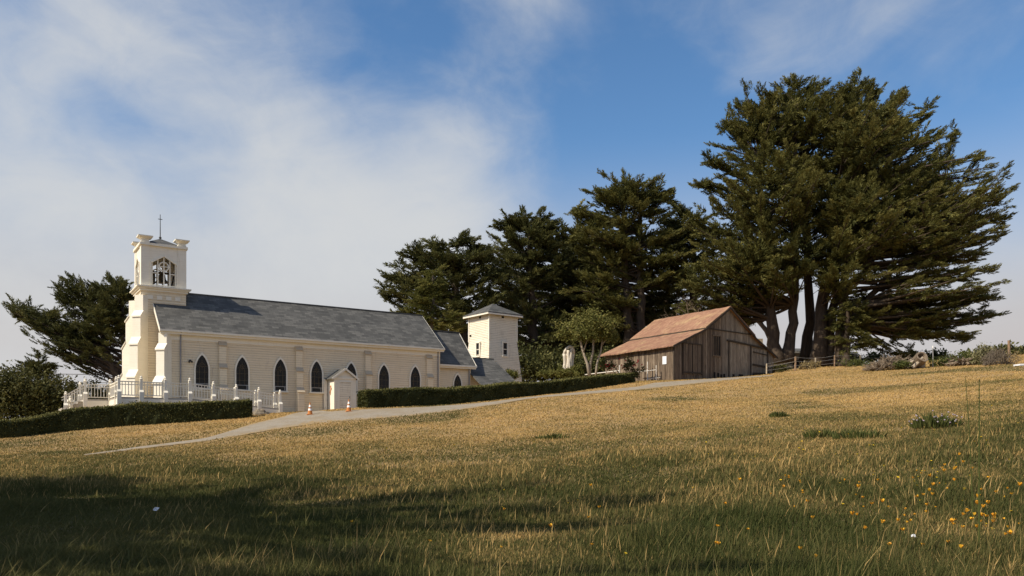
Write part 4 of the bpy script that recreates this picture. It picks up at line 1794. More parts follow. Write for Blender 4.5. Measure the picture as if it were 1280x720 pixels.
def back_trees():
    g = 'cypresses standing behind the church'
    Y = 90
    b = list(on_ray(578, Y))
    cypress('cypress_tree', 'broad dark cypress rising behind the end of the church roof', 'tree', b,
            [tk((578, 577, 570, 560), (470, 420, 370, 310), Y, b, .9, .2)],
            [lob(545, 335, 48, 36, Y, b, 42, bias=(-.3, 0, .2)), lob(520, 365, 36, 24, Y, b, 28, bias=(-1.2, 0, 0)), lob(592, 335, 46, 34, Y, b, 36), lob(600, 385, 40, 42, Y, b, 26), lob(560, 400, 42, 40, Y, b, 22), lob(484, 363, 6, 6, Y, b, 5), lob(490, 348, 6, 6, Y, b, 5), lob(500, 332, 6, 6, Y, b, 5), lob(582, 306, 6, 6, Y, b, 5), lob(520, 316, 6, 6, Y, b, 5), lob(545, 310, 6, 6, Y, b, 5), lob(606, 312, 6, 6, Y, b, 5)],
            31, 'cypress_leaf_dark', group=g, plume=1.7)
    Y = 93
    b = list(on_ray(668, Y))
    cypress('cypress_tree', 'cypress with a rounded head behind the water tower house', 'tree', b,
            [tk((668, 668, 664, 660), (470, 420, 360, 285), Y, b, .8, .2)],
            [lob(658, 300, 44, 33, Y, b, 40), lob(690, 330, 40, 36, Y, b, 30), lob(650, 350, 42, 40, Y, b, 30), lob(640, 405, 34, 52, Y, b, 24), lob(690, 420, 42, 45, Y, b, 30), lob(632, 282, 6, 6, Y, b, 5), lob(652, 276, 6, 6, Y, b, 5), lob(678, 276, 6, 6, Y, b, 5), lob(698, 292, 6, 6, Y, b, 5)],
            32, 'cypress_leaf_dark', group=g, plume=1.8)
    Y = 92
    b = list(on_ray(795, Y))
    cypress('cypress_tree', 'spreading cypress with flat ragged top between barn roof and tower', 'tree', b,
            [tk((786, 786, 782, 780), (470, 420, 350, 240), Y, b, .8, .2), tk((802, 802, 800, 800), (470, 420, 350, 260), Y, b, .7, .2)],
            [lob(783, 255, 58, 30, Y, b, 44, bias=(0, 0, .3)), lob(745, 300, 48, 36, Y, b, 36), lob(800, 310, 55, 42, Y, b, 40), lob(745, 365, 45, 48, Y, b, 30), lob(835, 330, 42, 48, Y, b, 30), lob(783, 236, 6, 6, Y, b, 5), lob(762, 244, 6, 6, Y, b, 5), lob(822, 240, 6, 6, Y, b, 5), lob(722, 262, 6, 6, Y, b, 5), lob(838, 252, 6, 6, Y, b, 5), lob(728, 276, 6, 6, Y, b, 5)],
            33, 'cypress_leaf', group=g, plume=1.8, rise=.25)
    Y = 96
    b = list(on_ray(868, Y))
    cypress('cypress_tree', 'slim cypress filling the gap above the barn ridge', 'tree', b,
            [tk((868, 868, 866, 866), (470, 420, 350, 280), Y, b, .7, .2)],
            [lob(866, 300, 44, 40, Y, b, 36), lob(848, 360, 46, 36, Y, b, 22), lob(846, 300, 28, 40, Y, b, 28)],
            34, 'cypress_leaf_dark', group=g, plume=1.8)
    Y = 99
    b = list(on_ray(710, Y))
    cypress('cypress_tree', 'dark low cypress thicket tree behind the pale monument', 'tree', b,
            [tk((712, 711, 712), (470, 420, 340), Y, b, .6, .2)],
            [lob(715, 430, 50, 44, Y, b, 36), lob(735, 400, 45, 50, Y, b, 28), lob(700, 375, 35, 45, Y, b, 20)],
            35, 'cypress_leaf_dark', group=g, plume=1.8, rise=.1)
    Y = 101
    b = list(on_ray(740, Y))
    cypress('cypress_tree', 'wide deep shadowed cypress closing the gaps behind the centre trees', 'tree', b,
            [tk((700, 700, 702), (470, 420, 350), Y, b, .5, .2), tk((765, 765, 766), (470, 420, 350), Y, b, .5, .2), tk((835, 835, 834), (470, 420, 360), Y, b, .4, .2)],
            [lob(655, 395, 48, 62, Y, b, 44), lob(722, 352, 46, 62, Y, b, 44), lob(760, 410, 56, 50, Y, b, 44), lob(830, 380, 48, 48, Y, b, 36), lob(700, 440, 56, 34, Y, b, 30), lob(615, 420, 34, 44, Y, b, 24), lob(622, 335, 30, 36, Y, b, 26), lob(714, 312, 28, 42, Y, b, 28)],
            40, 'cypress_leaf_dark', group=g, plume=1.8, rise=.15, tintc=.3)
    Y = 97
    b = list(on_ray(790, Y))
    cypress('cypress_tree', 'shadowy cypress thicket tree behind the barn roof', 'tree', b,
            [tk((790, 790, 790), (470, 430, 390), Y, b, .5, .2)],
            [lob(775, 435, 45, 35, Y, b, 30), lob(825, 400, 40, 22, Y, b, 18)],
            36, 'cypress_leaf_dark', group=g, plume=1.7, rise=.1)
    Y = 82
    b = list(on_ray(540, Y))
    cypress('conifer_tree', 'lighter green conifer in front of the dark cypress by the church', 'tree', b,
            [tk((541, 541, 541), (480, 420, 340), Y, b, .4, .08)],
            [lob(541, 355, 22, 24, Y, b, 24), lob(536, 385, 34, 32, Y, b, 38), lob(560, 405, 26, 18, Y, b, 20)],
            37, 'fresh_leaf', plume=1.1, rise=.1, upbias=-.1, tintc=.45, bark='bark_grey')
    Y = 72
    b = list(on_ray(146, Y))
    b[2] = .8
    lean = cypress('cypress_tree', 'leaning windswept cypress left of the bell tower', 'tree', b,
            [tk((150, 147, 140, 128), (500, 472, 455, 420), Y, b, .55, .15), tk((158, 158, 156, 152), (500, 470, 440, 380), Y, b, .5, .12)],
            [lob(138, 410, 40, 50, Y, b, 54, bias=(-.35, 0, .3)), lob(100, 425, 42, 32, Y, b, 34, bias=(-.6, 0, -.1)), lob(145, 385, 28, 42, Y, b, 24, bias=(-.3, 0, .9)),
             lob(62, 398, 44, 15, Y, b, 24, bias=(-1.6, 0, .4)), lob(95, 375, 28, 28, Y, b, 10, bias=(-1, 0, 1.2)), lob(76, 360, 6, 6, Y, b, 5), lob(98, 363, 6, 6, Y, b, 5), lob(112, 366, 6, 6, Y, b, 5), lob(130, 364, 6, 6, Y, b, 5), lob(148, 355, 6, 6, Y, b, 5), lob(24, 385, 6, 6, Y, b, 5), lob(36, 390, 6, 6, Y, b, 5), lob(60, 398, 6, 6, Y, b, 5), lob(160, 372, 6, 6, Y, b, 5)],
            38, 'cypress_leaf_dark', plume=1.25, rise=.45, upbias=.3, limb_r=.09)
    for (x, y, h, w, nb, sd, lab) in ((-20.5, 6.0, 17.0, 8.5, 50, 141, 'tall thin crowned unseen tree added outside the left edge to dapple the near grass'),
                                      (-18.5, -2.0, 14.0, 7.0, 42, 142, 'thin crowned unseen tree added outside the lower left corner to shade the grass bank')):
        b = [x, y, tz1(x, y) - .3]  # unseen trees left of frame, added to throw shade on the foreground
        cypress('cypress_tree', lab, 'tree', b, [([(0, 0, 0), (.2, 0, h * .5), (0, .2, h)], .45, .1)],
                [(0, 0, h * .92, w, w, h * .22, nb), (1.5, 1, h * .7, w * .9, w * .9, h * .2, nb)], sd, 'cypress_leaf_dark', plume=1.5, dens=.8, fill=.0,
                group='unseen trees added to shade the near grass')
    for (x, y, rz, sc, lab) in ((-27.5, 11.5, 2.2, 1.4, 'dense leaning unseen cypress added outside the left edge to shade the grass below the hedge'),):
        c = copy_tree(lean)  # unseen copy of the leaning tree, added for more foreground shade
        c.location = (x, y, tz1(x, y) - .2)
        c.rotation_euler = (0, 0, rz)
        c.scale = (sc, sc, sc)
        tag(c, lab, 'tree', 'unseen trees added to shade the near grass')
    Y = 78
    b = list(on_ray(52, Y))
    cypress('cypress_tree', 'small spiky conifer poking above the left bushes', 'tree', b,
            [tk((50, 48, 48), (500, 480, 445), Y, b, .2, .05)],
            [lob(48, 462, 20, 18, Y, b, 22, bias=(-.2, 0, .6)), lob(64, 472, 12, 10, Y, b, 8)],
            39, 'cypress_leaf_dark', plume=1.1, rise=.4)


back_trees()


def leaf_cloud(lobes, n, size, r, flat=.0, shell=.55, clump=.35):
    """random leaf triangles round ellipsoids -> verts, tint"""
    Vs, Ts = [], []
    for (cx, cy, cz, rx, ry, rz) in lobes:
        nc = max(6, int(n / 60))
        dv = r.normal(size=(nc, 3))
        dv /= np.linalg.norm(dv, axis=1, keepdims=True)
        cen = np.array([cx, cy, cz]) + dv * np.array([rx, ry, rz]) * (r.random((nc, 1)) ** shell) * r.uniform(.85, 1.08, (nc, 1))
        ci = r.integers(0, nc, n)
        P = cen[ci] + r.normal(0, clump, (n, 3)) * np.array([rx, ry, rz]).mean() * .5
        a = r.normal(size=(n, 3))
        a /= np.linalg.norm(a, axis=1, keepdims=True)
        b = np.cross(a, r.normal(size=(n, 3)))
        b /= np.linalg.norm(b, axis=1, keepdims=True)
        s = size * r.uniform(.5, 1.4, (n, 1))
        Vs.append(np.stack([P - a * s, P + b * s * .55, P + a * s, P - b * s * .55], 1).reshape(-1, 3))
        Ts.append(np.repeat(np.clip(.45 + r.normal(0, .10, nc)[ci] + r.normal(0, .16, n), 0, 1), 4))
    return np.concatenate(Vs), np.concatenate(Ts)


def bush(name, label, cat, base, lobes, n, size, mat, seed, stems=0, group=None, sr=.03, bark='bark_grey', clump=.35):
    r = np.random.default_rng(seed)
    t = thing(name, label, cat, base, 0, group)
    V, T = leaf_cloud(lobes, n, size, r, clump=clump)
    tris_mesh('foliage', V, T, mat, t, 4)
    if stems:
        m = MB()
        for i in range(stems):
            lb = lobes[i % len(lobes)]
            a = r.uniform(0, 6.28)
            e = (lb[0] + lb[3] * .5 * math.cos(a), lb[1] + lb[4] * .5 * math.sin(a), lb[2] + lb[5] * .3)
            s = (e[0] * .25, e[1] * .25, -.1)
            mid = ((s[0] + e[0]) / 2 + r.normal(0, .1), (s[1] + e[1]) / 2, (s[2] + e[2]) / 2)
            m.tube([s, mid, e], [sr, sr * .8, sr * .4], 5)
        m.build('stem', bark, t)
    return t


# left-hand bushes
def left_bushes():
    Y = 62
    b = on_ray(18, Y)
    k = Y / F
    bush('bush', 'large dark round bush at the left edge of the picture', 'bush', b,
         [(-.5, 0, 3.0, 3.0, 2.5, 3.0), (1.8, .3, 2.6, 2.2, 2.0, 2.6), (-3.2, .5, 2.8, 2.4, 2.2, 2.9), (3.4, .2, 1.6, 1.6, 1.5, 1.8)], 9000, .12, 'bush_leaf', 51, 6, sr=.08, clump=.26)
    b = on_ray(108, 76)
    bush('bush', 'olive bush between the left cypress and the dark round bush', 'bush', b,
         [(-2.2, 0, 2.6, 2.0, 2.0, 2.2), (.6, 0, 2.5, 2.2, 2.0, 2.3), (2.8, 1, 2.6, 2.0, 2.0, 2.4)], 5000, .13, 'bush_leaf', 52, 4, sr=.07)


left_bushes()


def understory():
    for i, (u, v, w, h, Y, lab) in enumerate(((652, 470, 3.2, 3.2, 84, 'dark understory bush right of the tower house'), (690, 468, 3.6, 2.6, 83, 'dark understory bush behind the pale monument'),
                                              (730, 468, 3.4, 2.6, 84, 'dark understory bush behind the pale stemmed tree'), (766, 466, 3.0, 2.4, 86, 'dark understory bush at the back corner of the barn'),
                                              (600, 472, 3.5, 3.4, 88, 'dark understory bush behind the tower house'))):
        b = px(u, v, Y)
        bush('bush', lab, 'bush', b, [(0, 0, h * .4, w, 2, h * .7), (1.2, -.5, h * .2, w * .8, 1.6, h * .5)], 2600, .15, 'cypress_leaf_dark', 500 + i, 5, sr=.06)


understory()


# pale-stemmed small tree by the barn
def small_tree():
    Y = 69
    b = on_ray(735, Y)
    t = thing('broadleaf_tree', 'small round headed tree with pale bare stems beside the barn', 'tree', b)
    r = np.random.default_rng(61)
    k = Y / F
    z = lambda v: (HOR - v) * k - b.z
    x = lambda u: (u - 735) * k
    m = MB()
    for pts, r0 in (([(737, 474), (734, 455), (729, 440), (725, 425), (722, 410)], .14), ([(737, 474), (738, 455), (741, 440), (742, 420), (741, 405)], .12),
                    ([(744, 474), (746, 455), (751, 440), (753, 425), (757, 412)], .10), ([(734, 455), (731, 445), (728, 436)], .06), ([(729, 440), (734, 425), (736, 410)], .06),
                    ([(753, 430), (762, 420), (768, 410)], .05), ([(725, 425), (715, 415), (708, 408)], .05), ([(741, 430), (748, 418), (752, 405)], .05)):
        n = len(pts)
        m.tube([(x(u), r.normal(0, .12), z(v)) for u, v in pts], [r0 * (1 - .6 * i / n) for i in range(n)], 7)
    m.build('trunk', 'bark_pale', t, True)
    lobes = []
    for (u, v, ru, rv) in ((716, 408, 20, 13), (738, 402, 22, 13), (757, 410, 16, 12), (728, 418, 16, 9), (748, 420, 14, 8), (708, 416, 10, 8), (765, 420, 8, 7)):
        lobes.append((x(u), r.normal(0, .5), z(v), ru * k, ru * k * 1.0, rv * k))
    V, T = leaf_cloud(lobes, 1900, .09, r, shell=.5, clump=.50)
    T = np.clip(T + .12, 0, 1)
    tris_mesh('crown', V, T, 'fresh_leaf', t, 4)


small_tree()


# dead branches above the barn roof
def dead_tree():
    Y = 86
    b = on_ray(866, Y)
    t = thing('dead_tree', 'grey leafless dead branches showing above the barn roof', 'tree', b)
    r = np.random.default_rng(62)
    k = Y / F
    m = MB()

    def br(p, d, L, rad, depth):
        d = d / np.linalg.norm(d)
        e = p + d * L
        md = (p + e) / 2 + r.normal(0, .06, 3) * L
        m.tube([tuple(p), tuple(md), tuple(e)], [rad, rad * .75, rad * .5], 5, False)
        if depth:
            for i in range(3):
                br(p + (e - p) * r.uniform(.45, 1), d + r.normal(0, .6, 3) + np.array([0, 0, .1]), L * r.uniform(.5, .75), rad * .5, depth - 1)
    zt = lambda v: (HOR - v) * k - b.z
    br(np.array([0, 0, -.2]), np.array([0, 0, 1.0]), zt(412), .22, 0)
    top = np.array([0, 0, zt(414)])
    for dx, dz in ((-.9, .5), (-.3, 1.0), (.5, .7), (.9, .6), (-1, .15), (.2, 1.0)):
        br(top, np.array([dx, r.normal(0, .3), dz]), 2.4, .09, 3)
    m.build('trunk', 'bark_dead', t)


dead_tree()


# clipped hedges
def hedge(label, pts, widths, hts, n_leaf, seed):
    """pts: ground points along the hedge centre line"""
    r = np.random.default_rng(seed)
    P = resample([tuple(p) for p in pts], 60)
    s = np.linspace(0, 1, 60)
    H = np.interp(s, np.linspace(0, 1, len(hts)), hts)
    W = np.interp(s, np.linspace(0, 1, len(widths)), widths)
    zb = P[:, 2] - .02
    H = H + (vnoise(P[:, 0], P[:, 1], 1.7, 79) - .5) * .14
    t = np.gradient(P[:, :2], axis=0)
    t /= np.linalg.norm(t, axis=1, keepdims=True)
    nrm = np.stack([t[:, 1], -t[:, 0]], 1)           # towards the viewer
    prof = [(1.0, -.45), (1.03, .3), (1.0, .75), (.93, .95), (.72, 1.0), (0, 1.01), (-.72, 1.0), (-.93, .95), (-1, .75), (-1.03, .3), (-1, -.45)]
    V = []
    for i in range(60):
        for a, h in prof:
            j = r.normal(0, .025)
            V.append((P[i, 0] + nrm[i, 0] * (W[i] / 2 * a + j), P[i, 1] + nrm[i, 1] * (W[i] / 2 * a + j), zb[i] + H[i] * h + r.normal(0, .015)))
    m = MB()
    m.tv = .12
    q = len(prof)
    Fc = [(i * q + j, (i + 1) * q + j, (i + 1) * q + j + 1, i * q + j + 1) for i in range(59) for j in range(q - 1)]
    Fc += [tuple(range(q)), tuple(59 * q + j for j in range(q - 1, -1, -1))]
    m.add(V, Fc)
    o = m.build('hedge', 'hedge_leaf')
    tag(o, label, 'hedge')
    # leaves over front, top, back and the two ends
    fi = r.random(n_leaf) * 59
    i0 = fi.astype(int)
    f = (fi - i0)[:, None]
    C = P[i0] * (1 - f) + P[i0 + 1] * f
    N = nrm[i0]
    k = r.random(n_leaf)
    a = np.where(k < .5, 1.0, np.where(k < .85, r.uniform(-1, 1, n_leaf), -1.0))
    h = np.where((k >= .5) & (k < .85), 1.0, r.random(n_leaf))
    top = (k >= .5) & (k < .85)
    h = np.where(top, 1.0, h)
    a = np.where(~top & (h > .9), a * .96, a)
    Hh = np.interp(fi, np.arange(60), H)
    Ww = np.interp(fi, np.arange(60), W)
    zz = np.interp(fi, np.arange(60), zb)
    Q = np.stack([C[:, 0] + N[:, 0] * Ww / 2 * a, C[:, 1] + N[:, 1] * Ww / 2 * a, zz + Hh * h], 1)
    ends = []
    for ie, sgn in ((0, -1), (59, 1)):
        ne = 1800
        aa = r.uniform(-1, 1, ne)
        ends.append(np.stack([P[ie, 0] + nrm[ie, 0] * W[ie] / 2 * aa + t[ie, 0] * sgn * .03, P[ie, 1] + nrm[ie, 1] * W[ie] / 2 * aa + t[ie, 1] * sgn * .03, zb[ie] + H[ie] * r.random(ne)], 1))
    Q = np.concatenate([Q] + ends)
    n = len(Q)
    tops = np.concatenate([top, np.zeros(n - n_leaf, bool)])
    Q += r.normal(0, .03, Q.shape)
    Q[tops, 2] += np.abs(r.normal(0, .05, tops.sum())) * (.4 + 1.2 * vnoise(Q[tops, 0], Q[tops, 1], 1.5, 77))
    A = r.normal(size=(n, 3))
    A /= np.linalg.norm(A, axis=1, keepdims=True)
    B = np.cross(A, r.normal(size=(n, 3)))
    B /= np.linalg.norm(B, axis=1, keepdims=True)
    S_ = r.uniform(.03, .065, (n, 1))
    Vv = np.stack([Q - A * S_, Q + B * S_ * .7, Q + A * S_, Q - B * S_ * .7], 1).reshape(-1, 3)
    T = np.clip(.42 + r.normal(0, .2, n) + .38 * tops + (vnoise(Q[:, 0] + Q[:, 2], Q[:, 2] * 2 + Q[:, 1], .8, 78) - .5) * .4, 0, 1)  # top leaves tinted lighter, painting in a sunlit upper edge
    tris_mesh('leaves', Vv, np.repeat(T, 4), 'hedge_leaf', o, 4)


HL = [ground_at(-150, 558), ground_at(-60, 552.5), ground_at(0, 548.5), ground_at(60, 541), ground_at(150, 533.5), ground_at(230, 528), ground_at(308, 522.5)]
off = Vector((0, .6, 0))
hedge('long clipped dark hedge in front of the church porch at left', [p + off for p in HL], [1.2, 1.2], [.95, .95, 1.0, 1.20, 1.25, 1.18, 1.12], 26000, 71)
HR = [Vector(px(449, 511.5, 50)), Vector(px(560, 506, 54)), Vector(px(660, 496, 59.5)), Vector(px(740, 485.5, 63.5)), Vector(px(786, 479.2, 66))]
hedge('long clipped green hedge running from the shed to the barn', [p + Vector((.1, .7, 0)) for p in HR], [1.3, 1.3], [1.22, 1.15, 1.1, 1.0, .86], 40000, 72)
for (u, v, w_, h_, lab, Y) in ((637, 472, 1.0, .75, 'rounded light green shrub at the foot of the tower house', 70), (684, 470, .85, .6, 'low dome shrub left of the pale monument', 69.5),
                               (706, 470, 1.15, .85, 'wide clipped shrub around the base of the pale monument', 68.5), (722, 468, .7, .95, 'small shrub right of the pale monument', 69.3)):
    b = px(u, v, Y)
    bush('shrub', lab, 'shrub', b, [(0, 0, h_ * .35, w_, w_ * .8, h_ * .6)], 2600, .06, 'fresh_leaf', int(u), 0, clump=.28)
b = px(782, 470, 70.8)
t = bush('rose_bush', 'sparse bush with red blooms against the barn side wall', 'bush', b, [(-1.6, 0, 1.0, .9, .5, .5), (.6, 0, 1.0, .9, .5, .55), (1.0, .2, .3, .7, .4, .6)], 450, .09, 'bush_leaf', 801, 8, clump=.5)
m = MB()
r_ = random.Random(4)
for i in range(22):
    m = MB()
    x_, y_, z_ = r_.uniform(-2.4, 1.4), r_.uniform(-.5, .1), r_.uniform(.6, 1.5)
    m.lathe((x_, y_, z_), [(.02, -.05), (.06, -.02), (.07, .03), (.02, .06)], 6)
    m.build('bloom', 'red_bloom', t)

# ------------------------------------------------------------------ small house behind the clump
hb = px(972, 470, 93)
hs = thing('house', 'small grey roofed house half hidden behind the big trunks', 'house', (hb[0], hb[1], hb[2]), R(8))
m = MB()
zt_ = px(972, 440, 93)[2] - hb[2]
m.box(-3.2, 9.0, 0, 5, -1.5, zt_)
m.build('wall', 'cap_trim', hs)
m = MB()
m.prism([(-3.7, -.5, zt_ - .1), (-3.7, 5.5, zt_ - .1), (-3.7, 2.5, zt_ + .75)], (13.2, 0, 0))
rf = m.build('roof', 'slate_shingles', hs)
m = MB()
m.box(-3.8, 9.6, -.58, -.50, zt_ - .15, zt_ + .06)
m.build('eave_trim', 'white_trim', rf)
m = MB()
m.box(1.9, 2.7, -.04, -.02, .8, 1.9)
m.build('window', 'stained_glass', hs)
m = MB()
m.box(-1.85, -.9, 1.9, 2.6, zt_ + .3, px(960, 421, 93)[2] - hb[2])
m.build('chimney', 'post_pale', rf)

# broken stump and snag beside the barn
p_ = on_ray(958, 85)
t = thing('broken_snag', 'broken pale snag with bent bare limb right of the barn', 'dead tree', p_)
m = MB()
k = .085
q = lambda u, v, y=0.: ((u - 958) * k, y, (HOR - v) * k - p_.z)
m.tube([q(969, 466), q(966, 440), q(964, 425), q(958, 413), q(949, 403), q(944, 400)], [.55, .45, .32, .26, .2, .1], 8)
m.tube([q(958, 413), q(953, 404), q(951, 397)], [.15, .08, .03], 6)
m.tube([q(949, 403), q(945, 396)], [.12, .05], 6)
m.build('trunk', 'bark_grey', t)

# ------------------------------------------------------------------ fence on the crest
def wire_fence():
    t = thing('wire_fence', 'wood post and wire fence in front of the big cypress trunks', 'fence', on_ray(994, 78))
    o = Vector(t.location)
    pts = [(958, 463.5, 77, 1.05), (994, 463, 77, 1.35), (1019, 460.5, 77.5, 1.05), (1043, 459, 78, 1.2), (1075, 457.5, 80, 1.0), (1105, 455.5, 82, 1.0)]
    tops = []
    for i, (u, v, Y, h) in enumerate(pts):
        p = on_ray(u, Y)
        m = MB()
        w = .075 if i != 1 else .11
        m.tube([p - o + Vector((0, 0, -.3)), p - o + Vector((.02, 0, h * .5)), p - o + Vector((.03, 0, h))], [w, w * .95, w * .9], 7)
        m.build('post', 'post_wood' if i in (1, 3) else 'post_pale', t)
        tops.append((p - o, h))
    m = MB()
    for f in (.35, .66, .95):
        for i in range(1, len(tops)):
            (a, ha), (b, hb_) = tops[i - 1], tops[i]
            m.tube([a + Vector((0, -.1, ha * f)), (a + b) / 2 + Vector((0, -.1, (ha + hb_) / 2 * f - .04)), b + Vector((0, -.1, hb_ * f))], .009, 4)
    m.build('wire', 'wire', t)
    m = MB()
    (a, ha), (b, hb_) = tops[0], tops[1]
    m.beam(a + Vector((0, -.05, .80)), b + Vector((0, -.05, .85)), .04, .07)
    m.build('rail', 'bark_grey', t)


wire_fence()


def single_post(name, label, u, v0, v1, Y, r, mat, head=None):
    p = Vector(px(u, v0, Y))
    t = thing(name, label, 'post', p)
    m = MB()
    h = (v0 - v1) * Y / F
    m.tube([(0, 0, -.4), (0.02, 0, h * .5), (0.0, 0, h)], [r, r, r * .92], 7)
    m.build('shaft', mat, t)
    if head:
        m = MB()
        m.lathe((0, 0, h - .02), [(r * 1.2, 0), (r * 1.35, .06), (r * 1.1, .16), (.01, .2)], 8)
        m.build('cap', head, t)


single_post('fence_post', 'lone tall wooden post on the crest at far right', 1261, 446, 425.5, 70, .11, 'post_wood')
single_post('marker_post', 'thin grey stake with white cap right of the hollow log', 1166, 456, 435, 66, .035, 'grey_pipe', 'white_metal')


def stick_pile(name, label, u0, u1, v, Y, h, n, seed, cat='brush pile', mat='bark_dead', rmax=.05, dome=False):
    r = np.random.default_rng(seed)
    p = on_ray((u0 + u1) / 2, Y)
    t = thing(name, label, cat, p)
    m = MB()
    W = (u1 - u0) * Y / F / 2
    for i in range(n):
        x = r.uniform(-W, W)
        z = h * (1 - (x / W) ** 2) * r.random() ** .7
        L = r.uniform(.5, 1.7) if not dome else r.uniform(.4, .9)
        a = r.uniform(0, 6.28)
        el = r.normal(.1, .35) if not dome else r.uniform(.3, 1.2)
        d = np.array([math.cos(a) * math.cos(el), math.sin(a) * math.cos(el) * .6, math.sin(el)])
        c = np.array([x, r.normal(0, .5), z + .05])
        rad = r.uniform(.012, rmax)
        m.tv = r.random()
        A, B = c - d * L / 2, c + d * L / 2
        A[2] = max(A[2], -.05)
        m.tube([tuple(A), tuple((A + B) / 2 + r.normal(0, .06, 3)), tuple(B)], [rad, rad * .8, rad * .4], 5)
    m.build('branches', mat, t)
    return t


stick_pile('brush_pile', 'long heap of pale cut branches left of the hollow log', 1088, 1146, 456, 67, .95, 420, 91)
stick_pile('brush_heap', 'rounded mound of fine dry brush at far right', 1232, 1262, 456, 61, 1.15, 420, 92, dome=True, rmax=.022, mat='bark_grey')
stick_pile('driftwood', 'dark stump and pale branch lying right of the marker stake', 1190, 1212, 457, 64, .45, 45, 93, cat='dead wood', rmax=.12)

# hollow cut log standing on a splintered root
p_ = on_ray(1150, 66)
p_ = Vector(px(1150, 458.5, 66))
t = thing('hollow_log', 'big pale hollow log propped upright among the cut branches', 'log', p_)
m = MB()
ax_ = Vector((.10, -.80, .50)).normalized()
c0 = Vector((-.20, .65, .10))
s1_ = ax_.cross(Vector((0, 0, 1))).normalized()
s2_ = s1_.cross(ax_)
n = 16
V, Fc = [], []
Lg = 1.35
for (tt_, ro) in ((0, .55), (.5, .48), (1.0, .50), (1.0, .36), (.6, .30)):
    for i in range(n):
        a = 2 * math.pi * i / n
        rr = ro * (1 + .08 * math.sin(a * 3 + tt_))
        V.append(c0 + ax_ * Lg * tt_ + (s1_ * math.cos(a) + s2_ * math.sin(a)) * rr)
for j in range(4):
    for i in range(n):
        i2 = (i + 1) % n
        Fc.append((j * n + i, j * n + i2, (j + 1) * n + i2, (j + 1) * n + i))
m.add(V, Fc)
m.build('shell', 'bark_dead', t)
m = MB()
m.add([V[4 * n + i] + ax_ * -.0 for i in range(n)], [tuple(range(n))])
m.build('hollow', 'barn_dark', t)
m = MB()
m.tube([(-.75, -.25, -.1), (-.35, -.35, .3), (.05, -.4, .75)], [.16, .14, .09], 7)
m.tube([(.15, -.1, -.1), (.3, -.1, .4)], [.2, .12], 7)
m.tube([(-1.1, 0, -.1), (-.6, .0, .55)], [.14, .2], 7)
m.build('root', 'bark_pale', t)

# weeds and shrubs on the crest
bp = px(1231, 459, 63)
bush('flowering_shrub', 'pale flowering shrub with cream blooms beside the dry brush mound', 'shrub', bp, [(-.1, 0, 1.0, .75, .6, .75), (.45, 0, .85, .6, .5, .6), (-.35, 0, .45, .5, .4, .4)], 1500, .07, 'pale_leaf', 95, 6, clump=.5)
r_ = np.random.default_rng(97)
for i, (u, v, w_, h_, Y, lab) in enumerate(((1216, 458, .9, 1.0, 65, 'green weedy bush left of the pale flowering shrub'), (1205, 452, 1.5, .8, 69, 'grey green weeds on the crest behind the driftwood'),
                                            (1178, 456, 1.2, .55, 66, 'low grey weeds right of the marker stake'), (1128, 458, .8, .4, 65.5, 'green weeds at the foot of the cut branches'),
                                            (1252, 449, 1.6, .5, 70, 'dry golden weeds round the lone post'), (975, 466, 1.0, .8, 78, 'brambly bush under the fence rail beside the barn'),
                                            (1013, 461, 1.2, .7, 77.2, 'tall dry weeds beneath the fence wires'), (1066, 457, 2.2, .45, 76, 'low green weeds along the foot of the fence'))):
    bush('weed_clump', lab, 'weeds', px(u, v, Y), [(0, 0, h_ * .45, w_, .6, h_ * .55)], 900, .085, 'bush_leaf' if i in (0, 5) else ('dry_stalk' if i in (4, 6) else 'weed_leaf'), 300 + i, 4, sr=.02, clump=.45)
# distant tree belt on the far right skyline
b_ = px(1300, 446, 130)
bush('tree_belt', 'far dark line of bushes on the right skyline', 'trees', b_, [(-9, 0, .2, 3.5, 2, 1.0), (-4, 0, .5, 4, 2, 1.2), (1, 0, .7, 4, 2, 1.3), (6, 0, 1.0, 5, 2, 1.4), (14, 0, 1.0, 6, 2, 1.6)], 1400, .3, 'cypress_leaf_dark', 99)
b_ = px(1110, 452, 95)
bush('tree_belt', 'dark scrubby bushes seen under the cypress boughs on the crest', 'bushes', b_, [(-5, 0, .3, 2.2, 1, .9), (-1.5, 0, .4, 2.4, 1, .9), (2.2, 0, .5, 2.2, 1, .8), (5.5, 0, .6, 2.4, 1, .8)], 1300, .14, 'cypress_leaf_dark', 98)
m = MB()
p_ = Vector(px(1277, 456.5, 57))
m.box(-.35, .9, -.4, .4, -.05, .07)
o = m.build('white_board', 'paper')
o.location = p_
tag(o, 'white flat board lying on the grass at the right edge', 'board')

# rock at the ramp foot
p_ = Vector(px(325, 520.5, 52.3))
m = MB()
r_ = np.random.default_rng(8)
for (cx, cy, cz, rr) in ((0, 0, .18, .38), (.35, .1, .12, .26), (-.3, .05, .1, .24)):
    n1, n2 = 8, 10
    V, Fc = [], []
    for i in range(n1 + 1):
        th = math.pi * i / n1
        for j in range(n2):
            a = 2 * math.pi * j / n2
            q_ = rr * (1 + r_.normal(0, .09))
            V.append((cx + q_ * math.sin(th) * math.cos(a) * 1.2, cy + q_ * math.sin(th) * math.sin(a), cz + q_ * math.cos(th) * .8))
    for i in range(n1):
        for j in range(n2):
            Fc.append((i * n2 + j, i * n2 + (j + 1) % n2, (i + 1) * n2 + (j + 1) % n2, (i + 1) * n2 + j))
    m.add(V, Fc)
o = m.build('rock', 'rock')
o.location = p_
tag(o, 'brown boulder at the foot of the ramp beside the hedge end', 'rock')


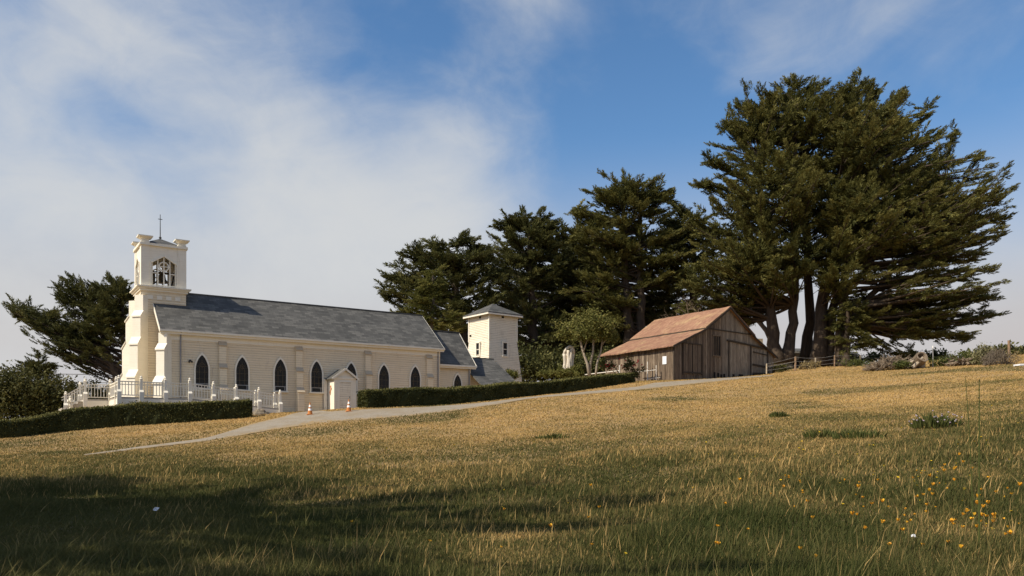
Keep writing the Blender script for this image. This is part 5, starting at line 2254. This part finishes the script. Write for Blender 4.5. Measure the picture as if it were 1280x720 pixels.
# traffic cones
def cone(label, p):
    t = thing('traffic_cone', label, 'traffic cone', p, .4, 'orange traffic cones by the shed')
    m = MB()
    m.box(-.19, .19, -.19, .19, 0.02, .06)
    m.build('base', 'cone_orange', t)
    prof = lambda z: .15 - .125 * (z - .06) / .70
    bands = [('cone_orange', .06, .28, 'cone_body'), ('cone_white', .28, .40, 'reflective_band'), ('cone_orange', .40, .48, 'cone_body'), ('cone_white', .48, .62, 'reflective_band'), ('cone_orange', .62, .76, 'cone_body')]
    for mt, a, b, nm in bands:
        m = MB()
        m.lathe((0, 0, 0), [(prof(a), a), (prof(b), b)], 14)
        m.build(nm, mt, t)


cone('orange and white traffic cone left of the white shed', ground_at(387.5, 519))
cone('orange and white traffic cone right of the white shed by the hedge end', ground_at(436, 515))


# utility cables
def cable(label, u0, v0, u1, v1):
    t0, t1 = Vector(px(u0, v0, 120)), Vector(px(u1, v1, 120))
    m = MB()
    m.tube([t0.lerp(t1, q) - Vector((0, 0, 1.2 * 4 * q * (1 - q))) for q in np.linspace(0, 1, 13)], .05, 5)
    tag(m.build('utility_cable', 'iron'), label, 'cable')


cable('upper thin utility cable crossing the sky left of the church', -120, 456, 330, 460)
cable('lower thin utility cable crossing the sky left of the church', -120, 467, 330, 470)

# ------------------------------------------------------------------ grass
def in_road(x, y):
    a = np.concatenate([ROAD_U[:, :2], ROAD_L[::-1, :2]])
    inside = np.zeros(len(x), bool)
    j = len(a) - 1
    for i in range(len(a)):
        xi, yi, xj, yj = a[i, 0], a[i, 1], a[j, 0], a[j, 1]
        c = ((yi > y) != (yj > y)) & (x < (xj - xi) * (y - yi) / (yj - yi + 1e-12) + xi)
        inside ^= c
        j = i
    return inside


def grass():
    r = np.random.default_rng(101)
    bands = [(5, 9, 2600), (9, 13, 1900), (13, 18, 1150), (18, 26, 620), (26, 36, 300), (36, 50, 150), (50, 70, 75), (70, 82, 30)]
    XS, YS = [], []
    for y0, y1, dn in bands:
        w = .78 * y1 + 5
        n = int(2 * w * (y1 - y0) * dn)
        x = r.uniform(-w, w, n)
        y = r.uniform(y0, y1, n)
        k = np.abs(x) < .78 * y + 5
        XS.append(x[k])
        YS.append(y[k])
    x, y = np.concatenate(XS), np.concatenate(YS)
    # clumps
    cl = vnoise(x, y, .55, 21) * .6 + vnoise(x, y, 1.6, 22) * .4
    k = r.random(len(x)) < .35 + .9 * cl
    x, y = x[k], y[k]
    k = ~in_road(x, y + r.normal(0, .55, len(x)))
    x, y = x[k], y[k]
    # nothing grows through the church, porch, barn, hedges
    e1 = np.array([.837, .547])
    s = (x + 14.2) * e1[0] + (y - 58) * e1[1]
    d = -(x + 14.2) * e1[1] + (y - 58) * e1[0]
    k = ~((s > -16) & (s < 18) & (d > -1.8) & (d < 9)) & ~((s > -15) & (s < -3) & (d > -2.6) & (d < 6))
    bs = (x - BC[0]) * .768 + (y - BC[1]) * .640
    bd = -(x - BC[0]) * .640 + (y - BC[1]) * .768
    k &= ~((bs > -.2) & (bs < 16) & (bd > -.2) & (bd < 9))
    x, y = x[k], y[k]
    n = len(x)
    g = greenness(x, y)
    z = tz(x, y) + (vnoise(x, y, 1.3, 11) - .5) * .05 + .01
    tall = vnoise(x, y, 2.0, 31)
    near = 1 / (1 + np.exp((y - 26 + .12 * np.maximum(x, 0)) / 2.5))
    h = (.05 + .05 * r.random(n)) * (1 - near) + near * (.07 + .25 * (tall ** 1.5) * r.uniform(.35, 1.25, n))
    dead = 1.0 / (1.0 + np.exp(-((-x - y * .27) - 1.0) / 1.0)) * (1.0 / (1 + np.exp((y - 17) / 1.5)))
    h *= 1 - .30 * dead
    stalk = (r.random(n) < .02 * near)
    h = np.where(stalk, h * 1.7 + .10, h)
    wdt = (.0018 + .00056 * y) * r.uniform(.7, 1.35, n) * np.where(stalk, .7, 1)
    az = r.uniform(0, 2 * np.pi, n)
    lean = np.abs(r.normal(.25, .25, n)) + .5 * dead
    lx, ly = np.cos(az) * lean * h + .12 * h, np.sin(az) * lean * h
    fa = r.uniform(0, np.pi, n)
    wx, wy = np.cos(fa) * wdt, np.sin(fa) * wdt * .6
    z0 = z - .03
    A = np.stack([x, y, z0], 1)
    mx, my = x + lx * .35, y + ly * .35
    B = np.stack([mx + wx, my + wy, z0 + h * .5], 1)
    Dm = np.stack([mx - wx, my - wy, z0 + h * .5], 1)
    E = np.stack([x + lx, y + ly, z0 + h], 1)
    V = np.stack([A, B, E, Dm], 1).reshape(-1, 3)
    lowf = (vnoise(x, y, 4.0, 41) - .5) * .22 + (vnoise(x, y, 1.2, 42) - .5) * .22
    t = np.clip(.86 - g * .92 + lowf + r.normal(0, .085 + .07 * near, n) + np.where(stalk, .35, 0), 0, 1)
    dryb = r.random(n) < .05 + .09 * near
    t = np.where(dryb, np.clip(t + .40, 0, 1), t)
    t = t * (1 - .6 * dead) + .6 * dead * .52
    o = tris_mesh('grass', V, np.repeat(t, 4), 'grass_blade', None, 4)
    tag(o, 'green and straw coloured grass covering the sloping field', 'grass', kind='stuff')
    print('blades', n)


grass()


# wild flowers
def flower(kind):
    t = thing('wildflower', None, 'flower')
    m = MB()
    hgt = .30
    m.tube([(0, 0, -.03), (.01, .0, hgt * .5), (0, .01, hgt)], .004, 4)
    m.build('stem', 'weed_leaf', t)
    m = MB()
    if kind == 'poppy':
        for i in range(4):
            a = i * math.pi / 2 + .3
            c, s = math.cos(a), math.sin(a)
            R_ = lambda x, y, z: (x * c - y * s, x * s + y * c, hgt + z)
            m.tv = .3 + .2 * i
            m.add([R_(0, 0, 0), R_(.022, -.026, .022), R_(.040, -.022, .048), R_(.044, 0, .054), R_(.040, .022, .048), R_(.022, .026, .022)], [(0, 1, 2, 3, 4, 5)])
        m.build('petals', 'poppy_petal', t)
    else:
        for i in range(12):
            a = i * math.pi / 6
            c, s = math.cos(a), math.sin(a)
            R_ = lambda x, y, z: (x * c - y * s, x * s + y * c, hgt + z)
            m.tv = (i % 4) * .25
            m.add([R_(0, 0, .004), R_(.02, -.008, .012), R_(.036, -.006, .014), R_(.036, .006, .014), R_(.02, .008, .012)], [(0, 1, 2, 3, 4)])
        m.lathe((0, 0, hgt - .015), [(.004, 0), (.012, .015), (.013, .022), (.004, .028)], 7)
        m.build('petals', 'yellow_petal', t)
    return t


def flowers():
    r = np.random.default_rng(111)
    spots = {'poppy': [], 'yellow': []}
    for cu, cv, su, sv, n, kind in ((1190, 640, 60, 30, 40, 'poppy'), (1090, 650, 70, 28, 22, 'poppy'), (985, 620, 22, 8, 9, 'poppy'), (1165, 600, 25, 6, 9, 'poppy'), (1240, 672, 30, 14, 18, 'poppy'),
                                    (960, 675, 60, 25, 12, 'poppy'), (600, 650, 120, 40, 9, 'poppy'),
                                    (1180, 610, 60, 32, 26, 'yellow'), (1000, 590, 110, 30, 26, 'yellow'), (900, 570, 90, 25, 18, 'yellow'), (1100, 545, 110, 20, 24, 'yellow'), (900, 520, 60, 14, 14, 'yellow'),
                                    (650, 620, 160, 40, 16, 'yellow'), (820, 585, 30, 8, 5, 'yellow'), (1240, 520, 30, 25, 10, 'yellow')):
        for _ in range(n):
            u, v = r.normal(cu, su), r.normal(cv, sv)
            if 0 < u < 1300 and 495 < v < 730:
                spots[kind].append((u, v))
    info = {'poppy': ('orange poppy flower standing in the green foreground grass', 'orange poppies in the near grass'),
            'yellow': ('small yellow daisy like flower on a thin stem in the field', 'yellow wildflowers scattered over the field')}
    for kind, pts in spots.items():
        proto = flower(kind)
        for i, (u, v) in enumerate(pts):
            p = ground_at(u, v)
            o = proto if i == 0 else copy_tree(proto)
            o.location = p
            s = r.uniform(.36, .78) * (1 + max(0, p.y - 14) * .02)
            if p.y > 30:
                o.scale = (s, s, s * .45)
            else:
                o.scale = (s, s, s * r.uniform(.9, 1.6))
            o.rotation_euler = (r.normal(0, .18), r.normal(0, .18), r.uniform(0, 6.28))
            tag(o, info[kind][0], 'flower', info[kind][1])


flowers()


def blade_tuft(name, label, p, n, h, spread, mat, seed, w=.012, cat='plant', bloom=None, nb=0):
    r = np.random.default_rng(seed)
    t = thing(name, label, cat, p)
    a = r.uniform(0, 6.28, n)
    rad = spread * r.random(n) ** .7
    x, y = np.cos(a) * rad, np.sin(a) * rad * .8
    hh = h * r.uniform(.5, 1.15, n) * (1 - .5 * (rad / spread) ** 2)
    lx, ly = np.cos(a) * hh * r.uniform(.1, .7, n), np.sin(a) * hh * r.uniform(.1, .6, n)
    fa = r.uniform(0, 3.14, n)
    wx, wy = np.cos(fa) * w, np.sin(fa) * w
    zz = np.zeros(n) - .04
    A = np.stack([x, y, zz], 1)
    B = np.stack([x + lx * .4 + wx, y + ly * .4 + wy, zz + hh * .55], 1)
    C = np.stack([x + lx, y + ly, zz + hh], 1)
    D_ = np.stack([x + lx * .4 - wx, y + ly * .4 - wy, zz + hh * .55], 1)
    V = np.stack([A, B, C, D_], 1).reshape(-1, 3)
    tris_mesh('leaves', V, np.repeat(np.clip(.4 + r.normal(0, .22, n), 0, 1), 4), mat, t, 4)
    if bloom:
        m = MB()
        for i in range(nb):
            k_ = r.integers(0, n)
            q = C[k_]
            m = MB()
            m.tv = r.random()
            m.lathe((q[0], q[1], q[2] - .02), [(.008, 0), (.025, .02), (.028, .035), (.01, .045)], 6)
            m.build('bloom', bloom, t)


blade_tuft('leafy_weed', 'dark green tuft with lilac blooms in the right of the field', ground_at(1170, 535), 420, .55, .75, 'weed_leaf', 121, .025, bloom='lilac_petal', nb=40)
blade_tuft('leafy_weed', 'small dark green tuft in the dry middle of the field', ground_at(974, 521), 260, .32, .42, 'weed_leaf', 122, .025)
blade_tuft('leafy_weed', 'light green weed patch left of the larger weed patch', ground_at(1027, 547), 260, .40, .60, 'weed_leaf', 123, .02)
blade_tuft('leafy_weed', 'wide light green weed patch below the lilac tuft', ground_at(1075, 548), 340, .38, .85, 'weed_leaf', 124, .02)
blade_tuft('leafy_weed', 'low green weed patch near the centre of the field', ground_at(690, 548), 220, .28, .80, 'weed_leaf', 125, .02)
for i, (u, v) in enumerate(((1095, 528), (1060, 535), (1125, 542))):
    pass


def tall_stem(label, u, v, vt, lean, seed, thick=.006):
    r = np.random.default_rng(seed)
    p = ground_at(u, v)
    t = thing('tall_weed', label, 'weed', p)
    h = (v - vt) * p.y / F
    m = MB()
    n = 10
    pts = [(lean * h * (q ** 1.6), 0, h * q - .03) for q in np.linspace(0, 1, n)]
    m.tube(pts, [thick * (1 - .6 * q) for q in np.linspace(0, 1, n)], 6)
    m.build('stem', 'weed_leaf', t)
    m = MB()
    for i in range(26):
        q = r.uniform(.35, 1.0)
        b_ = Vector((lean * h * (q ** 1.6), 0, h * q))
        a = r.uniform(0, 6.28)
        L = r.uniform(.02, .07) * (1.25 - q * .5)
        e = b_ + Vector((math.cos(a) * L, math.sin(a) * L, L * r.uniform(.4, 1.0)))
        s_ = Vector((-math.sin(a), math.cos(a), 0)) * .005
        m.tv = r.random() * .7
        mid = (b_ + e) / 2
        m.add([b_, mid + s_, e, mid - s_], [(0, 1, 2, 3)])
    m.build('leaves', 'weed_leaf', t)


tall_stem('tall thin green weed stem, the taller of two at right', 1224, 692, 472, .0, 131, .013)
tall_stem('tall thin green weed stem leaning left beside the taller one', 1216, 655, 470, -.05, 132, .010)
tall_stem('slender arching grass stalk left of the two tall weed stems', 1150, 640, 572, -.12, 133, .005)
tall_stem('slender arching grass stalk nearer the middle of the field', 1182, 632, 562, -.10, 134, .005)


def scrap(label, u, v, s):
    p = ground_at(u, v)
    m = MB()
    m.add([(-s, 0, 0), (s * .6, -.02, s * .1), (s, .02, s * .9), (-s * .2, .0, s * 1.1), (-s * .9, .01, s * .7)], [(0, 1, 2, 3, 4)])
    m.add([(-s * .5, -.03, 0), (s * .7, -.06, .0), (s * .4, -.02, s * .6)], [(0, 1, 2)])
    o = m.build('paper_scrap', 'paper')
    o.location = p + Vector((0, 0, .12))
    tag(o, label, 'litter')


scrap('scrap of white paper lying in the shaded left grass', 195, 646, .06)
scrap('crumpled white scrap in the right foreground grass', 1142, 682, .035)
